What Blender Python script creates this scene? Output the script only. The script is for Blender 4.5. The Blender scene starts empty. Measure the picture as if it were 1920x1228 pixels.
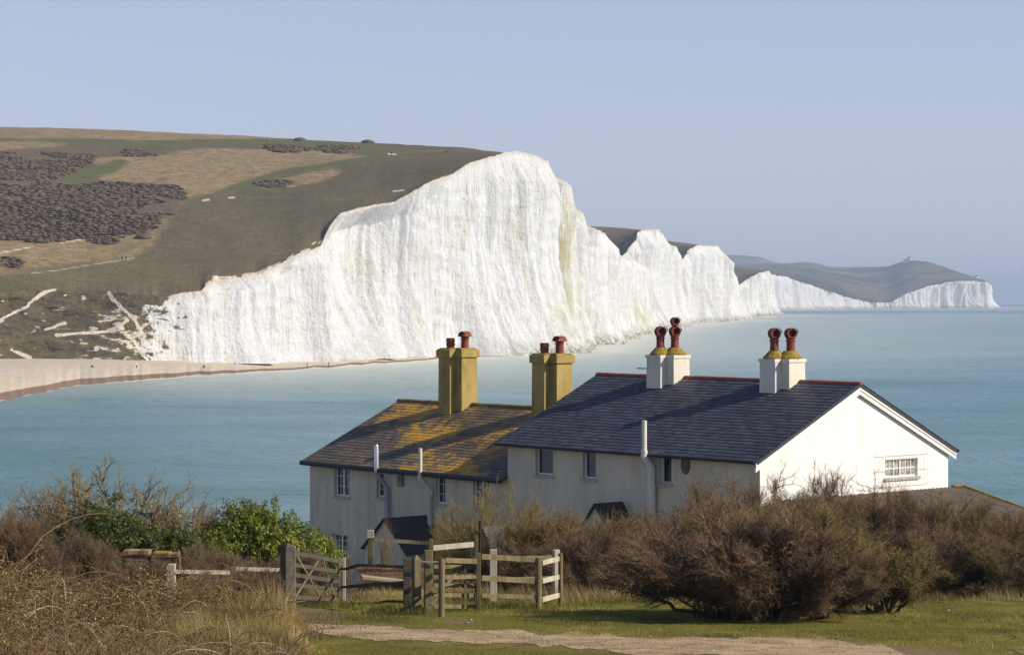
import bpy, math, random
import numpy as np
from mathutils import Vector, Matrix
random.seed(7)
C = bpy.context.scene.collection
# ------------------------------------------------------------------ camera, sky, sun, exposure
F, CX, HY, H = 4500.0, 960.0, 559.0, 21.6      # focal length in px of a 1920 px wide picture, level line, eye height over the sea
cam = bpy.data.cameras.new('camera'); co = bpy.data.objects.new('camera', cam); C.objects.link(co)
co.location = (0, 0, H); co.rotation_euler = (math.pi/2, 0, 0)
cam.sensor_width = 36; cam.lens = 36*F/1920; cam.shift_y = (HY-614)/1920
cam.clip_start = .5; cam.clip_end = 80000
bpy.context.scene.camera = co
SE, SA = math.radians(33), math.radians(106)   # sun elevation, azimuth clockwise from +Y
world = bpy.data.worlds.new('World'); bpy.context.scene.world = world; world.use_nodes = True
wn = world.node_tree.nodes; wl = world.node_tree.links
bg = wn['Background']; sk = wn.new('ShaderNodeTexSky'); sk.sky_type = 'NISHITA'; sk.sun_disc = False
sk.sun_elevation = SE; sk.sun_rotation = SA; sk.air_density = 1.0; sk.dust_density = 0.6; sk.ozone_density = 2.5; sk.altitude = 0
tn = wn.new('ShaderNodeMixRGB'); tn.blend_type = 'MULTIPLY'; tn.inputs[0].default_value = 1; tn.inputs[2].default_value = (1.10, .98, 1.16, 1)
wl.new(sk.outputs[0], tn.inputs[1])
tp_ = wn.new('ShaderNodeMixRGB'); gc_ = wn.new('ShaderNodeTexCoord'); gs_ = wn.new('ShaderNodeSeparateXYZ'); gm_ = wn.new('ShaderNodeMapRange'); gm_.inputs[1].default_value = 0; gm_.inputs[2].default_value = .45; gm_.inputs[3].default_value = .62; gm_.inputs[4].default_value = 0
wl.new(gc_.outputs['Generated'], gs_.inputs[0]); wl.new(gs_.outputs[2], gm_.inputs[0]); wl.new(gm_.outputs[0], tp_.inputs[0]); tp_.inputs[2].default_value = (6.1, 6.8, 8.7, 1)   # a thin milky veil over the blue
wl.new(tn.outputs[0], tp_.inputs[1]); wl.new(tp_.outputs[0], bg.inputs[0]); bg.inputs[1].default_value = .090
sun = bpy.data.lights.new('sun', 'SUN'); so = bpy.data.objects.new('sun', sun); C.objects.link(so)
sun.energy = 5.0; sun.angle = math.radians(.5); sun.color = (1, .90, .74)
SD = Vector((math.sin(SA)*math.cos(SE), math.cos(SA)*math.cos(SE), math.sin(SE)))
so.rotation_euler = SD.to_track_quat('Z', 'Y').to_euler(); so.location = (60, -20, 60)
sc = bpy.context.scene
sc.view_settings.view_transform = 'Standard'; sc.view_settings.look = 'None'
sc.view_settings.exposure = 0.12; sc.view_settings.gamma = 1
sc.render.engine = 'CYCLES'
sc.cycles.volume_bounces = 0; sc.cycles.max_bounces = 6; sc.cycles.transparent_max_bounces = 8

# ------------------------------------------------------------------ helpers
def P(px, py, Y): return Vector(((px-CX)/F*Y, Y, H-(py-HY)/F*Y))
def tag(o, label=None, cat=None, group=None, kind=None):
    for k, v in (('label', label), ('category', cat), ('group', group), ('kind', kind)):
        if v: o[k] = v
    return o
def empty(name, loc, rz=0, label=None, cat=None, group=None):
    o = bpy.data.objects.new(name, None); C.objects.link(o); o.location = loc; o.rotation_euler.z = rz
    o.empty_display_size = .3
    return tag(o, label, cat, group)
def npmesh(name, V, Fc, mat, parent=None, smooth=False, attrs=None):
    me = bpy.data.meshes.new(name)
    V = np.asarray(V, np.float32); Fc = np.asarray(Fc, np.int32)
    k = Fc.shape[1]
    me.vertices.add(len(V)); me.vertices.foreach_set('co', V.ravel())
    me.loops.add(Fc.size); me.loops.foreach_set('vertex_index', Fc.ravel())
    me.polygons.add(len(Fc)); me.polygons.foreach_set('loop_start', np.arange(0, Fc.size, k, dtype=np.int32))
    me.update(calc_edges=True)
    if smooth: me.polygons.foreach_set('use_smooth', np.ones(len(Fc), bool))
    if attrs:
        for an, av in attrs.items():
            av = np.asarray(av, np.float32)
            if av.ndim == 1:
                a = me.attributes.new(an, 'FLOAT', 'POINT'); a.data.foreach_set('value', av)
            else:
                a = me.attributes.new(an, 'FLOAT_COLOR', 'POINT')
                a.data.foreach_set('color', np.concatenate([av, np.ones((len(av), 1), np.float32)], 1).ravel())
    me.materials.append(mat)
    o = bpy.data.objects.new(name, me); C.objects.link(o)
    if parent: o.parent = parent
    return o
class MB:
    def __init__(s): s.v = []; s.f = []; s.a = []
    def add(s, vs, fs, a=0.5):
        b = len(s.v); s.v += [tuple(v) for v in vs]; s.f += [tuple(b+i for i in f) for f in fs]; s.a += [a]*len(vs); return s
    def box(s, x0, x1, y0, y1, z0, z1, M=None, a=.5):
        vs = [Vector((x, y, z)) for z in (z0, z1) for x, y in ((x0, y0), (x1, y0), (x1, y1), (x0, y1))]
        if M is not None: vs = [M @ v for v in vs]
        return s.add(vs, [(3, 2, 1, 0), (4, 5, 6, 7), (0, 1, 5, 4), (1, 2, 6, 5), (2, 3, 7, 6), (3, 0, 4, 7)], a)
    def prism(s, poly, z0, z1, s1=1.0, c=None, a=.5):
        n = len(poly)
        cx, cy = c if c else (sum(p[0] for p in poly)/n, sum(p[1] for p in poly)/n)
        vs = [(p[0], p[1], z0) for p in poly]+[(cx+(p[0]-cx)*s1, cy+(p[1]-cy)*s1, z1) for p in poly]
        fs = [tuple(range(n-1, -1, -1)), tuple(range(n, 2*n))]+[(i, (i+1) % n, n+(i+1) % n, n+i) for i in range(n)]
        return s.add(vs, fs, a)
    def beam(s, p, q, w, h, roll=0, taper=1, a=.5):          # rectangular bar from p to q, w sideways, h up
        p, q = Vector(p), Vector(q); d = (q-p).normalized()
        side = d.cross(Vector((0, 0, 1)))
        side = Vector((1, 0, 0)) if side.length < 1e-3 else side.normalized()
        up = side.cross(d)
        if roll: side, up = side*math.cos(roll)+up*math.sin(roll), up*math.cos(roll)-side*math.sin(roll)
        vs = []
        for c, k in ((p, 1), (q, taper)):
            for i, j in ((-1, -1), (1, -1), (1, 1), (-1, 1)): vs.append(c+side*(i*w/2*k)+up*(j*h/2*k))
        return s.add(vs, [(3, 2, 1, 0), (4, 5, 6, 7), (0, 1, 5, 4), (1, 2, 6, 5), (2, 3, 7, 6), (3, 0, 4, 7)], a)
    def tube(s, pts, r, n=10, a=.5, cap=True):
        pts = [Vector(p) for p in pts]; rs = r if isinstance(r, (list, tuple)) else [r]*len(pts)
        vs = []; d0 = (pts[1]-pts[0]).normalized()
        ref = Vector((0, 0, 1)) if abs(d0.z) < .9 else Vector((1, 0, 0))
        for i, p in enumerate(pts):
            d = (pts[min(i+1, len(pts)-1)]-pts[max(i-1, 0)]).normalized()
            x = d.cross(ref).normalized(); y = d.cross(x)
            for k in range(n):
                t = 2*math.pi*k/n; vs.append(p+(x*math.cos(t)+y*math.sin(t))*rs[i])
        fs = [(i*n+k, i*n+(k+1) % n, (i+1)*n+(k+1) % n, (i+1)*n+k) for i in range(len(pts)-1) for k in range(n)]
        if cap: fs += [tuple(range(n-1, -1, -1)), tuple((len(pts)-1)*n+k for k in range(n))]
        return s.add(vs, fs, a)
    def lathe(s, prof, cx, cy, n=16, a=.5):
        vs = [(cx+r*math.cos(2*math.pi*k/n), cy+r*math.sin(2*math.pi*k/n), z) for r, z in prof for k in range(n)]
        fs = [(i*n+k, i*n+(k+1) % n, (i+1)*n+(k+1) % n, (i+1)*n+k) for i in range(len(prof)-1) for k in range(n)]
        fs += [tuple(range(n-1, -1, -1)), tuple((len(prof)-1)*n+k for k in range(n))]
        return s.add(vs, fs, a)
    def build(s, name, mat, parent=None, smooth=False, bevel=0):
        me = bpy.data.meshes.new(name); me.from_pydata(s.v, [], s.f); me.update()
        at = me.attributes.new('rnd', 'FLOAT', 'POINT'); at.data.foreach_set('value', np.array(s.a, np.float32))
        if smooth:
            me.polygons.foreach_set('use_smooth', [True]*len(me.polygons))
            me.set_sharp_from_angle(angle=math.radians(40))
        me.materials.append(mat)
        o = bpy.data.objects.new(name, me); C.objects.link(o)
        if parent: o.parent = parent
        if bevel:
            b = o.modifiers.new('bevel', 'BEVEL'); b.width = bevel; b.segments = 2; b.limit_method = 'ANGLE'
        return o
rng = np.random.default_rng(11)
_T = rng.random((256, 256))
def vnoise(x, y):
    x = np.asarray(x, float); y = np.asarray(y, float)
    xi = np.floor(x).astype(int); yi = np.floor(y).astype(int); fx = x-xi; fy = y-yi
    fx = fx*fx*(3-2*fx); fy = fy*fy*(3-2*fy)
    g = lambda a, b: _T[a & 255, b & 255]
    return (g(xi, yi)*(1-fx)+g(xi+1, yi)*fx)*(1-fy)+(g(xi, yi+1)*(1-fx)+g(xi+1, yi+1)*fx)*fy
def fbm(x, y, o=4):
    r = 0; a = .5; t = 0
    for i in range(o):
        r = r+a*vnoise(x*2**i+i*17.3, y*2**i+i*9.1); t += a; a *= .5
    return r/t
def inpoly(x, y, poly):
    r = np.zeros(np.shape(x), bool); n = len(poly)
    for i in range(n):
        x0, y0 = poly[i]; x1, y1 = poly[(i+1) % n]
        if y0 == y1: continue
        c = ((y0 > y) != (y1 > y)) & (x < (x1-x0)*(y-y0)/(y1-y0)+x0)
        r ^= c
    return r
# ------------------------------------------------------------------ materials
def lin(c): return tuple(c)+(1,)
class M:
    """small node material builder"""
    def __init__(s, name, rough=.8, spec=.3):
        s.m = bpy.data.materials.new(name); s.m.use_nodes = True; s.n = s.m.node_tree.nodes; s.l = s.m.node_tree.links
        s.b = s.n['Principled BSDF']; s.b.inputs['Roughness'].default_value = rough; s.b.inputs['Specular IOR Level'].default_value = spec
        s.tc = s.n.new('ShaderNodeTexCoord')
    def co(s, scale=(1, 1, 1), kind='Object'):
        mp = s.n.new('ShaderNodeMapping'); mp.inputs['Scale'].default_value = scale
        s.l.new(s.tc.outputs[kind], mp.inputs[0]); return mp.outputs[0]
    def noise(s, sc, detail=5, scale=(1, 1, 1), rough=.6, dist=0):
        t = s.n.new('ShaderNodeTexNoise'); t.inputs['Scale'].default_value = sc; t.inputs['Detail'].default_value = detail
        t.inputs['Roughness'].default_value = rough; t.inputs['Distortion'].default_value = dist
        s.l.new(s.co(scale), t.inputs[0]); return t.outputs[0]
    def attr(s, name, out='Fac'):
        a = s.n.new('ShaderNodeAttribute'); a.attribute_name = name; return a.outputs[out]
    def ramp(s, x, stops, interp='LINEAR'):
        r = s.n.new('ShaderNodeValToRGB'); e = r.color_ramp.elements; r.color_ramp.interpolation = interp
        while len(e) < len(stops): e.new(.5)
        for i, (p, c) in enumerate(stops):
            e[i].position = p; e[i].color = lin(c) if len(c) == 3 else c
        s.l.new(x, r.inputs[0]); return r.outputs[0]
    def fr(s, x, a, b):
        m = s.n.new('ShaderNodeMapRange'); m.inputs[1].default_value = a; m.inputs[2].default_value = b
        s.l.new(x, m.inputs[0]); return m.outputs[0]
    def math(s, op, a, b):
        m = s.n.new('ShaderNodeMath'); m.operation = op; m.use_clamp = False
        for i, v in enumerate((a, b)):
            if isinstance(v, (int, float)): m.inputs[i].default_value = v
            else: s.l.new(v, m.inputs[i])
        return m.outputs[0]
    def mix(s, f, a, b, mode='MIX'):
        m = s.n.new('ShaderNodeMixRGB'); m.blend_type = mode
        for i, v in enumerate((f, a, b)):
            if isinstance(v, (int, float)): m.inputs[i].default_value = v
            elif isinstance(v, tuple): m.inputs[i].default_value = lin(v)
            else: s.l.new(v, m.inputs[i])
        return m.outputs[0]
    def col(s, c):
        if isinstance(c, tuple): s.b.inputs['Base Color'].default_value = lin(c)
        else: s.l.new(c, s.b.inputs['Base Color'])
        return s
    def bump(s, h, st=.5, d=.02):
        b = s.n.new('ShaderNodeBump'); b.inputs['Strength'].default_value = st; b.inputs['Distance'].default_value = d
        s.l.new(h, b.inputs['Height']); s.l.new(b.outputs[0], s.b.inputs['Normal']); return s
def simple(name, c0, c1, sc=6, rough=.8, bump=.3, dist=.01, scale=(1, 1, 1), spec=.3):
    k = M(name, rough, spec); n = k.noise(sc, 6, scale)
    k.col(k.ramp(n, [(.3, c0), (.7, c1)])); k.bump(n, bump, dist); return k.m
def twigmat(name, c0, c1, c2):
    k = M(name, .8, .15); k.col(k.ramp(k.attr('rnd'), [(0, c0), (.5, c1), (1, c2)])); return k.m
# ------------------------------------------------------------------ haze-free big setting: the sea
R_E = 7.4e6
def seaz(x, y): return -(x*x+y*y)/(2*R_E)
shore = []  # filled for milky water near the foot of the cliffs
footA = [(-350, 640), (0, 665), (240, 690), (300, 700), (400, 722), (536, 762), (682, 818), (780, 850), (892, 895), (997, 935), (1060, 985), (1084, 1030)]
footB = [(1050, 1010), (1076, 1040), (1117, 1090), (1128, 1140), (1165, 1330), (1203, 1540), (1232, 1720)]
footC = [(1150, 1580), (1203, 1640), (1240, 1800), (1275, 2080), (1296, 2230)]
footD = [(1258, 2060), (1300, 2150), (1340, 2270), (1371, 2370), (1379, 2520)]
footE = [(1362, 2720), (1400, 2860), (1449, 3030), (1453, 3160)]
footF = [(1425, 4700), (1453, 4800), (1560, 5200), (1650, 5600), (1760, 5850), (1855, 6000), (1860, 6200)]
seg = []
for ft in (footA, footB, footC, footD, footE, footF):
    pts = [((p-CX)/F*Y, Y) for p, Y in ft]
    seg += list(zip(pts[:-1], pts[1:]))
def shore_dist(x, y):
    d = np.full(x.shape, 1e9)
    for (ax, ay), (bx, by) in seg:
        vx, vy = bx-ax, by-ay; t = np.clip(((x-ax)*vx+(y-ay)*vy)/(vx*vx+vy*vy), 0, 1)
        d = np.minimum(d, np.hypot(x-ax-t*vx, y-ay-t*vy))
    return d
Ys = np.concatenate([np.geomspace(60, 26000, 420)]); us = np.linspace(-.75, .75, 260)
YY, UU = np.meshgrid(Ys, us, indexing='ij'); XX = UU*(YY+120)
V = np.stack([XX, YY, seaz(XX, YY)], -1).reshape(-1, 3)
def gridf(n, m):
    i = np.arange(n-1)[:, None]*m+np.arange(m-1)[None]; i = i.ravel()
    return np.stack([i, i+1, i+m+1, i+m], 1)
sd = shore_dist(V[:, 0], V[:, 1])
k = M('sea_water', .28, .5)
k.b.inputs['IOR'].default_value = 1.33
dd = k.attr('shore')
big = k.noise(.004, 6, (1, 2.2, 1), .55, .5); mid = k.noise(.03, 6, (1, 1.5, 1), .6, .3)
wav = k.noise(.35, 8, (.6, 1, 1), .72, .2); wav2 = k.noise(.06, 6, (.7, 1, 1), .7, .4)
depthc = k.ramp(k.attr('far'), [(0, (.078, .215, .215)), (.35, (.095, .23, .25)), (1, (.115, .22, .30))])
depthc = k.mix(k.fr(big, .40, .60), depthc, (.17, .31, .35))
depthc = k.mix(k.math('MULTIPLY', k.fr(mid, .5, .75), .35), depthc, (.03, .15, .19))
milk = k.math('ADD', dd, k.math('MULTIPLY', k.math('SUBTRACT', mid, .5), .35))
c = k.mix(k.fr(milk, 1.0, .15), depthc, (.44, .52, .46))
c = k.mix(k.fr(milk, .16, .03), c, (.62, .64, .56))
k.col(c)
k.bump(k.math('ADD', k.math('MULTIPLY', wav2, 2.5), wav), .9, 1.1)
sea = npmesh('sea', V, gridf(*YY.shape), k.m, smooth=True,
             attrs={'shore': sd/(130+.15*V[:, 1]), 'far': np.clip((V[:, 1]-300)/3500, 0, 1)})
tag(sea, kind='structure')

# ------------------------------------------------------------------ chalk cliffs and the downs behind them
def cliffmat():
    k = M('chalk', .9, .1)
    st = k.noise(.22, 8, (1, 1, .08), .65, .3); st2 = k.noise(.9, 6, (1, 1, .10), .7); bl = k.noise(.05, 6, (1, 1, .6), .6, .8); fine = k.noise(.7, 8, (1, 1, 1), .7)
    c = k.ramp(st, [(.26, (.44, .445, .43)), (.40, (.64, .655, .66)), (.6, (.72, .74, .755))])
    c = k.mix(k.math('MULTIPLY', k.fr(st2, .52, .72), .45), c, (.56, .54, .46))
    ln = k.noise(1.5, 5, (1, 1, .045), .6, .6); c = k.mix(k.math('MULTIPLY', k.fr(ln, .56, .62), k.fr(bl, .40, .60)), c, (.42, .41, .37))
    c = k.mix(k.math('MULTIPLY', k.fr(bl, .52, .70), .55), c, (.60, .57, .46))
    # flint seams: thin darker level lines
    sp = k.n.new('ShaderNodeSeparateXYZ'); k.l.new(k.tc.outputs['Object'], sp.inputs[0])
    zz = k.math('ADD', k.math('MULTIPLY', sp.outputs[2], .21), k.math('MULTIPLY', bl, .35))
    band = k.math('PINGPONG', zz, .5)
    c = k.mix(k.math('MULTIPLY', k.math('MULTIPLY', k.fr(band, .030, .0), k.fr(st2, .42, .60)), .42), c, (.45, .43, .38))
    c = k.mix(k.math('MULTIPLY', k.attr('stain'), k.fr(st, .62, .40)), c, (.40, .38, .16))
    c = k.mix(k.math('MULTIPLY', k.attr('rim'), k.fr(fine, .3, .6)), c, (.50, .41, .30))
    veg = k.math('MULTIPLY', k.attr('veg'), 1.0)
    scn = k.noise(.16, 9, (.6, 1, 2.6), .75, 1.2)
    vm = k.fr(k.math('ADD', veg, k.math('MULTIPLY', k.math('SUBTRACT', k.noise(.11, 9, (1, 1, 2.2), .72, .6), .5), 2.3)), .47, .53)
    vc = k.ramp(k.noise(.35, 7), [(.32, (.050, .050, .028)), (.48, (.115, .090, .055)), (.62, (.14, .125, .055)), (.72, (.20, .15, .09))])
    vc = k.mix(k.fr(k.math('ADD', k.attr('scar'), k.math('MULTIPLY', k.math('SUBTRACT', scn, .5), 2.2)), .52, .62), vc, (.64, .57, .46))
    c = k.mix(vm, c, vc)
    c = k.mix(k.math('MULTIPLY', k.attr('foot'), k.fr(fine, .40, .56)), c, (.22, .21, .13))
    k.col(c); k.bump(k.math('ADD', st2, k.math('MULTIPLY', fine, 1.3)), .9, .9)
    return k.m
CHALK = cliffmat()
def downsmat():
    k = M('downland_turf', .95, .05)
    f = k.noise(.25, 8, (1, 1, 1), .7); m = k.noise(.02, 6, (1, 1, 1), .6, .5); ff = k.noise(.9, 7, (1, .6, 1), .75)
    g = k.ramp(m, [(.35, (.125, .110, .060)), (.55, (.160, .132, .074)), (.72, (.185, .160, .075))])
    g = k.mix(k.math('MULTIPLY', k.fr(f, .4, .65), .5), g, (.085, .080, .042))
    g = k.mix(k.math('MULTIPLY', k.fr(ff, .5, .68), .4), g, (.060, .052, .030))
    tan = k.ramp(f, [(.34, (.16, .115, .055)), (.5, (.29, .215, .115)), (.68, (.40, .30, .165))])
    tan = k.mix(k.math('MULTIPLY', k.fr(ff, .52, .66), .5), tan, (.14, .095, .05))
    tan = k.mix(k.math('MULTIPLY', k.fr(m, .5, .7), .45), tan, (.17, .14, .06))
    jit = k.math('ADD', k.math('MULTIPLY', k.math('SUBTRACT', f, .5), 1.2), k.math('MULTIPLY', k.math('SUBTRACT', m, .5), .5))
    thr = lambda a, j=1: k.fr(k.math('ADD', k.attr(a), k.math('MULTIPLY', jit, j)), .32, .68)
    c = k.mix(thr('tan'), g, tan)
    c = k.mix(thr('green', .7), c, (.120, .125, .050))
    c = k.mix(thr('dark', 1.2), c, k.ramp(ff, [(.32, (.080, .060, .038)), (.5, (.15, .112, .070)), (.66, (.24, .18, .11))]))
    c = k.mix(k.fr(k.attr('wood'), .3, .7), c, (.045, .05, .035))
    c = k.mix(k.fr(k.math('ADD', k.attr('chalk'), k.math('MULTIPLY', jit, .12)), .35, .7), c, (.62, .54, .42))
    k.col(c); k.bump(k.math('ADD', k.math('MULTIPLY', f, 2), ff), .6, .8)
    return k.m
DOWNS = downsmat()
def interp(px, lst, j=1): return np.interp(px, [p[0] for p in lst], [p[j] for p in lst])
def cliff(name, foot, top, footpy=None, step=1.2, setb=None, rows=80, amp=1.0, lean=.13, veg=None, stain=(), seed=0, back=None, backrows=60, land='downland'):
    px = np.arange(foot[0][0], foot[-1][0]+.01, step); n = len(px)
    Yf = interp(px, foot); pyt = interp(px, top)
    if footpy: zf = H-(interp(px, footpy)-HY)/F*Yf
    else: zf = seaz((px-CX)/F*Yf, Yf)-2.5
    ragg = (fbm(px/9.0+seed, px*0+.5, 4)-.5)*(9 if step < 1.5 else 3)*min(1, amp)
    pyt = pyt+ragg*.55
    Yt0 = Yf+8
    hgt = (HY-pyt)/F*Yt0+H-zf
    lean_m = np.clip(hgt, 2, None)*lean
    if veg is not None:
        vg = interp(px, veg); lean_m = lean_m*(1+vg*11)
    else: vg = np.zeros(n)
    Yt = Yf+lean_m+(interp(px, setb) if setb else 0); zt = H-(pyt-HY)/F*Yt
    x0 = (px-CX)/F*Yf
    tx = np.gradient(x0); ty = np.gradient(Yf); L = np.hypot(tx, ty); s = np.cumsum(L)
    nx, ny = ty/L, -tx/L
    # smooth the normal
    kern = np.ones(9)/9
    nx = np.convolve(np.pad(nx, 4, 'edge'), kern, 'valid'); ny = np.convolve(np.pad(ny, 4, 'edge'), kern, 'valid')
    t = np.linspace(0, 1, rows)[:, None]
    z = zf+(zt-zf)*t; Yb = Yf+(Yt-Yf)*(t**(1.15)); 
    xb = (px-CX)/F*Yb
    S = np.broadcast_to(s, z.shape)+seed*50
    PX0 = np.broadcast_to(px, z.shape)
    rid = lambda u, v, o=3: 1-np.abs(2*fbm(u, v, o)-1)*1.9
    d = (11.0 if amp < 1.05 else 7.0)*(rid(S/46, z/500+seed, 2)-.6)+3.0*(rid(S/19+3, z/420)-.6)+1.5*(rid(S/7.5, z/160)-.6)+1.7*(fbm(S/2.6, z/30, 4)-.5)+1.3*(fbm(S/3.5, z/4.5, 4)-.5)+3.5*(fbm(S/13+9, z/16, 5)-.5)*np.clip(1.25-t*1.1, .25, 1)+.5*np.abs(((z/5.5+fbm(S/30, z/60, 2)*2) % 1)-.5)
    sw = (S/37+.9*vnoise(S/60+seed, z/300)) % 1; sw2 = (S/15+.8*vnoise(S/22, z/90)+.3) % 1
    fw = np.clip((PX0-860)/120, .12, 1)
    d = d+fw*(9*(np.minimum(sw/.85, (1-sw)/.15)-.5)+3*(np.minimum(sw2/.8, (1-sw2)/.2)-.5))
    # buttresses and fallen chalk at the foot
    but = np.clip(fbm(S/30+11, S*0+3+seed, 3)-.42, 0, 1)*5
    d = d+but*9*np.clip(1-t*1.7, 0, 1)**1.8+2.2*np.clip(1-t*9, 0, 1)*fbm(S/5, z/2, 4)
    env = np.clip((1-t)*7, .12, 1)
    d = d*env*amp*(1-.75*vg)
    if veg is not None: d = d+vg*(fbm(S/14, t*5+0*S, 5)-.5)*9*np.clip((1-t)*5, 0, 1)*np.clip(t*6, 0, 1)
    X = xb+nx*d; Yv = Yb+ny*d; Z = z+0*d
    V = np.stack([X, Yv, Z], -1).reshape(-1, 3)
    PX = np.broadcast_to(px, z.shape); PY = HY-(Z-H)*F/Yv
    stn = np.zeros(z.shape)
    for (ax, ay, rx, ry, a) in stain: stn = np.maximum(stn, a*np.clip(1.3-np.hypot((PX-ax)/rx, (PY-ay)/ry), 0, 1))
    rim = np.clip(1-(zt-Z)/2.2, 0, 1)*.9
    ftm = np.clip(1.3-(Z-seaz(X, Yv))/(2.6+4*fbm(S/9, z*0, 3)), 0, 1)
    if footpy: ftm = ftm*np.clip((PX-880)/60, 0, 1)
    vv = np.clip(vg+0*t, 0, 1) if veg is None else interp((px-62*t).ravel(), [(a_, b_*1.0) for a_, b_ in veg]).reshape(z.shape)
    scar = np.zeros(z.shape)
    if veg is not None:
        for pl_, w_ in ((((203, 545), (212, 560), (240, 585), (262, 605), (275, 630), (270, 660)), 3), (((105, 543), (82, 548), (62, 575), (30, 590), (-10, 610)), 3.2), (((100, 543), (75, 560)), 3), (((25, 655), (60, 670)), 4), (((110, 628), (200, 622), (240, 600)), 3), (((90, 618), (130, 605)), 2.6)):
            for (a_, b_), (c_, d_) in zip(pl_[:-1], pl_[1:]):
                vx, vy = c_-a_, d_-b_; tq = np.clip(((PX-a_)*vx+(PY-b_)*vy)/(vx*vx+vy*vy), 0, 1); scar = np.maximum(scar, np.clip(1.5-np.hypot(PX-a_-tq*vx, PY-b_-tq*vy)/w_, 0, 1))
        scar = np.maximum(scar, .42*np.clip((PX-60)/150, 0, 1)*np.clip((PY-560)/30, 0, 1)); scar = np.maximum(scar, .17)+0*scar; scar = scar+(fbm(PX/16, PY/7, 5)-.5)*1.1
    fc = gridf(*z.shape)
    o = npmesh(name, V, fc, CHALK, smooth=True, attrs={'stain': stn.ravel(), 'rim': rim.ravel(), 'foot': ftm.ravel(), 'veg': vv.ravel(), 'scar': scar.ravel()})
    tag(o, kind='structure')
    # downland behind the edge
    if back is not None:
        bp = interp(px, back, 1); bpy_ = interp(px, back, 2); bY = interp(px, back, 3)
        bx, bz = (bp-CX)/F*bY, H-(bpy_-HY)/F*bY
        ex, eY, ez = X[-1], Yv[-1], Z[-1]
        tt = np.linspace(0, 1, backrows)[:, None]
        w = max(3, int((150 if land == 'down_hill' else 14)/step)); kn = np.ones(w)/w
        w2 = max(3, int(14/step)); kn2 = np.ones(w2)/w2; sm2 = lambda a: np.convolve(np.pad(a, (w2//2, w2-1-w2//2), 'edge'), kn2, 'valid')
        sm = lambda a: np.convolve(np.pad(a, (w//2, w-1-w//2), 'edge'), kn, 'valid')
        bl = np.clip(tt/.07, 0, 1); bl = bl*bl*(3-2*bl); b2_ = np.clip(tt/.035, 0, 1)
        ex0, eY0, ez0 = [q+(sm2(q)-q)*b2_ for q in (ex, eY, ez)]
        exo, eYo, ezo = ex, eY, ez
        ex = ex0+(sm(exo)-ex0)*bl; eY = eY0+(sm(eYo)-eY0)*bl; ez = ez0+(sm(ezo)-ez0)*bl
        bx, bY, bz = sm(bx), sm(bY), sm(bz)
        gx = ex+(bx-ex)*tt; gY = eY+(bY-eY)*tt; gz = ez+(bz-ez)*(tt+.10*np.sin(tt*math.pi)*(1 if land == 'down_hill' else 0))
        bumpz = (fbm(gx/60+seed, gY/60, 4)-.5)*4*np.sin(tt*math.pi)+(fbm(gx/9, gY/9, 3)-.5)*.6*np.clip(tt*8, 0, 1)
        gz = gz+bumpz*(1 if land == 'down_hill' else .5)
        # beyond the skyline the land falls away gently
        ex_rows = [(gx[-1]+0, gY[-1]+40, gz[-1]-1.5), (gx[-1]+0, gY[-1]+250, gz[-1]-16), (gx[-1], gY[-1]+600, gz[-1]*0-4)]
        gx = np.vstack([gx]+[r[0][None] for r in ex_rows]); gY = np.vstack([gY]+[r[1][None] for r in ex_rows]); gz = np.vstack([gz]+[r[2][None] for r in ex_rows])
        return gx, gY, gz, n
def land(name, g, attrs):
    gx, gY, gz, n = g
    V = np.stack([gx, gY, gz], -1).reshape(-1, 3)
    o = npmesh(name, V, gridf(*gx.shape), DOWNS, smooth=True, attrs=attrs)
    return tag(o, kind='structure')
# nearest headland
topA = [(-350, 541), (0, 543), (100, 541), (200, 546), (300, 556), (345, 549), (375, 545), (400, 526), (440, 521), (480, 515), (520, 497), (560, 476), (600, 461), (608, 448), (620, 424), (640, 402),
        (690, 388), (745, 378), (775, 360), (800, 344), (850, 326), (880, 306), (925, 293), (945, 286), (965, 284), (1000, 290), (1026, 303), (1036, 324), (1060, 340), (1071, 347), (1074, 380), (1084, 440)]
footpyA = [(-350, 676), (240, 676), (300, 679), (536, 683), (682, 672), (780, 677), (817, 670), (892, 667), (997, 668), (1084, 668)]
backA = [(-350, -350, 236, 1180), (0, 0, 238, 1160), (200, 200, 243, 1140), (500, 500, 257, 1110), (560, 560, 262, 1100), (640, 640, 266, 1090), (750, 750, 271, 1070), (850, 850, 276, 1060),
         (925, 925, 280, 1045), (950, 945, 292, 1060), (1084, 985, 318, 1150)]
vegA = [(-350, 1), (150, 1), (205, .85), (245, .62), (285, .38), (330, .15), (380, .0), (1084, 0)]
stA = [(1062, 440, 10, 80, .9), (1055, 560, 22, 60, .7), (955, 440, 12, 110, .35), (745, 610, 25, 45, .35), (1000, 600, 40, 60, .45), (640, 420, 20, 60, .3)]
g = cliff('chalk_cliff_near', footA, topA, footpyA, 1.1, [(-350, 0), (385, 0), (408, 9), (500, 0), (600, 0), (622, 8), (645, 26), (700, 20), (800, 0), (1084, 0)], 130, 1.0, .13, vegA, stA, 0, backA, 150, 'down_hill')
gx, gY, gz, n = g
PX = CX+gx*F/gY; PY = HY-(gz-H)*F/gY
nz = (fbm(gx/25, gY/25, 4)-.5)*34; nzy = (fbm(gx/25+50, gY/25, 4)-.5)*20
def reg(*polys, blur=True):
    m = np.zeros(PX.shape)
    for p in polys: m = np.maximum(m, inpoly(PX+nz*.9, PY+nzy*.9, p))
    if blur:
        for w, ax in ((45, 1), (13, 0)):
            kk = np.hanning(w+2)[1:-1]; kk /= kk.sum(); m = np.apply_along_axis(lambda a: np.convolve(np.pad(a, w//2, 'edge'), kk, 'valid'), ax, m)
    return m
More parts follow.
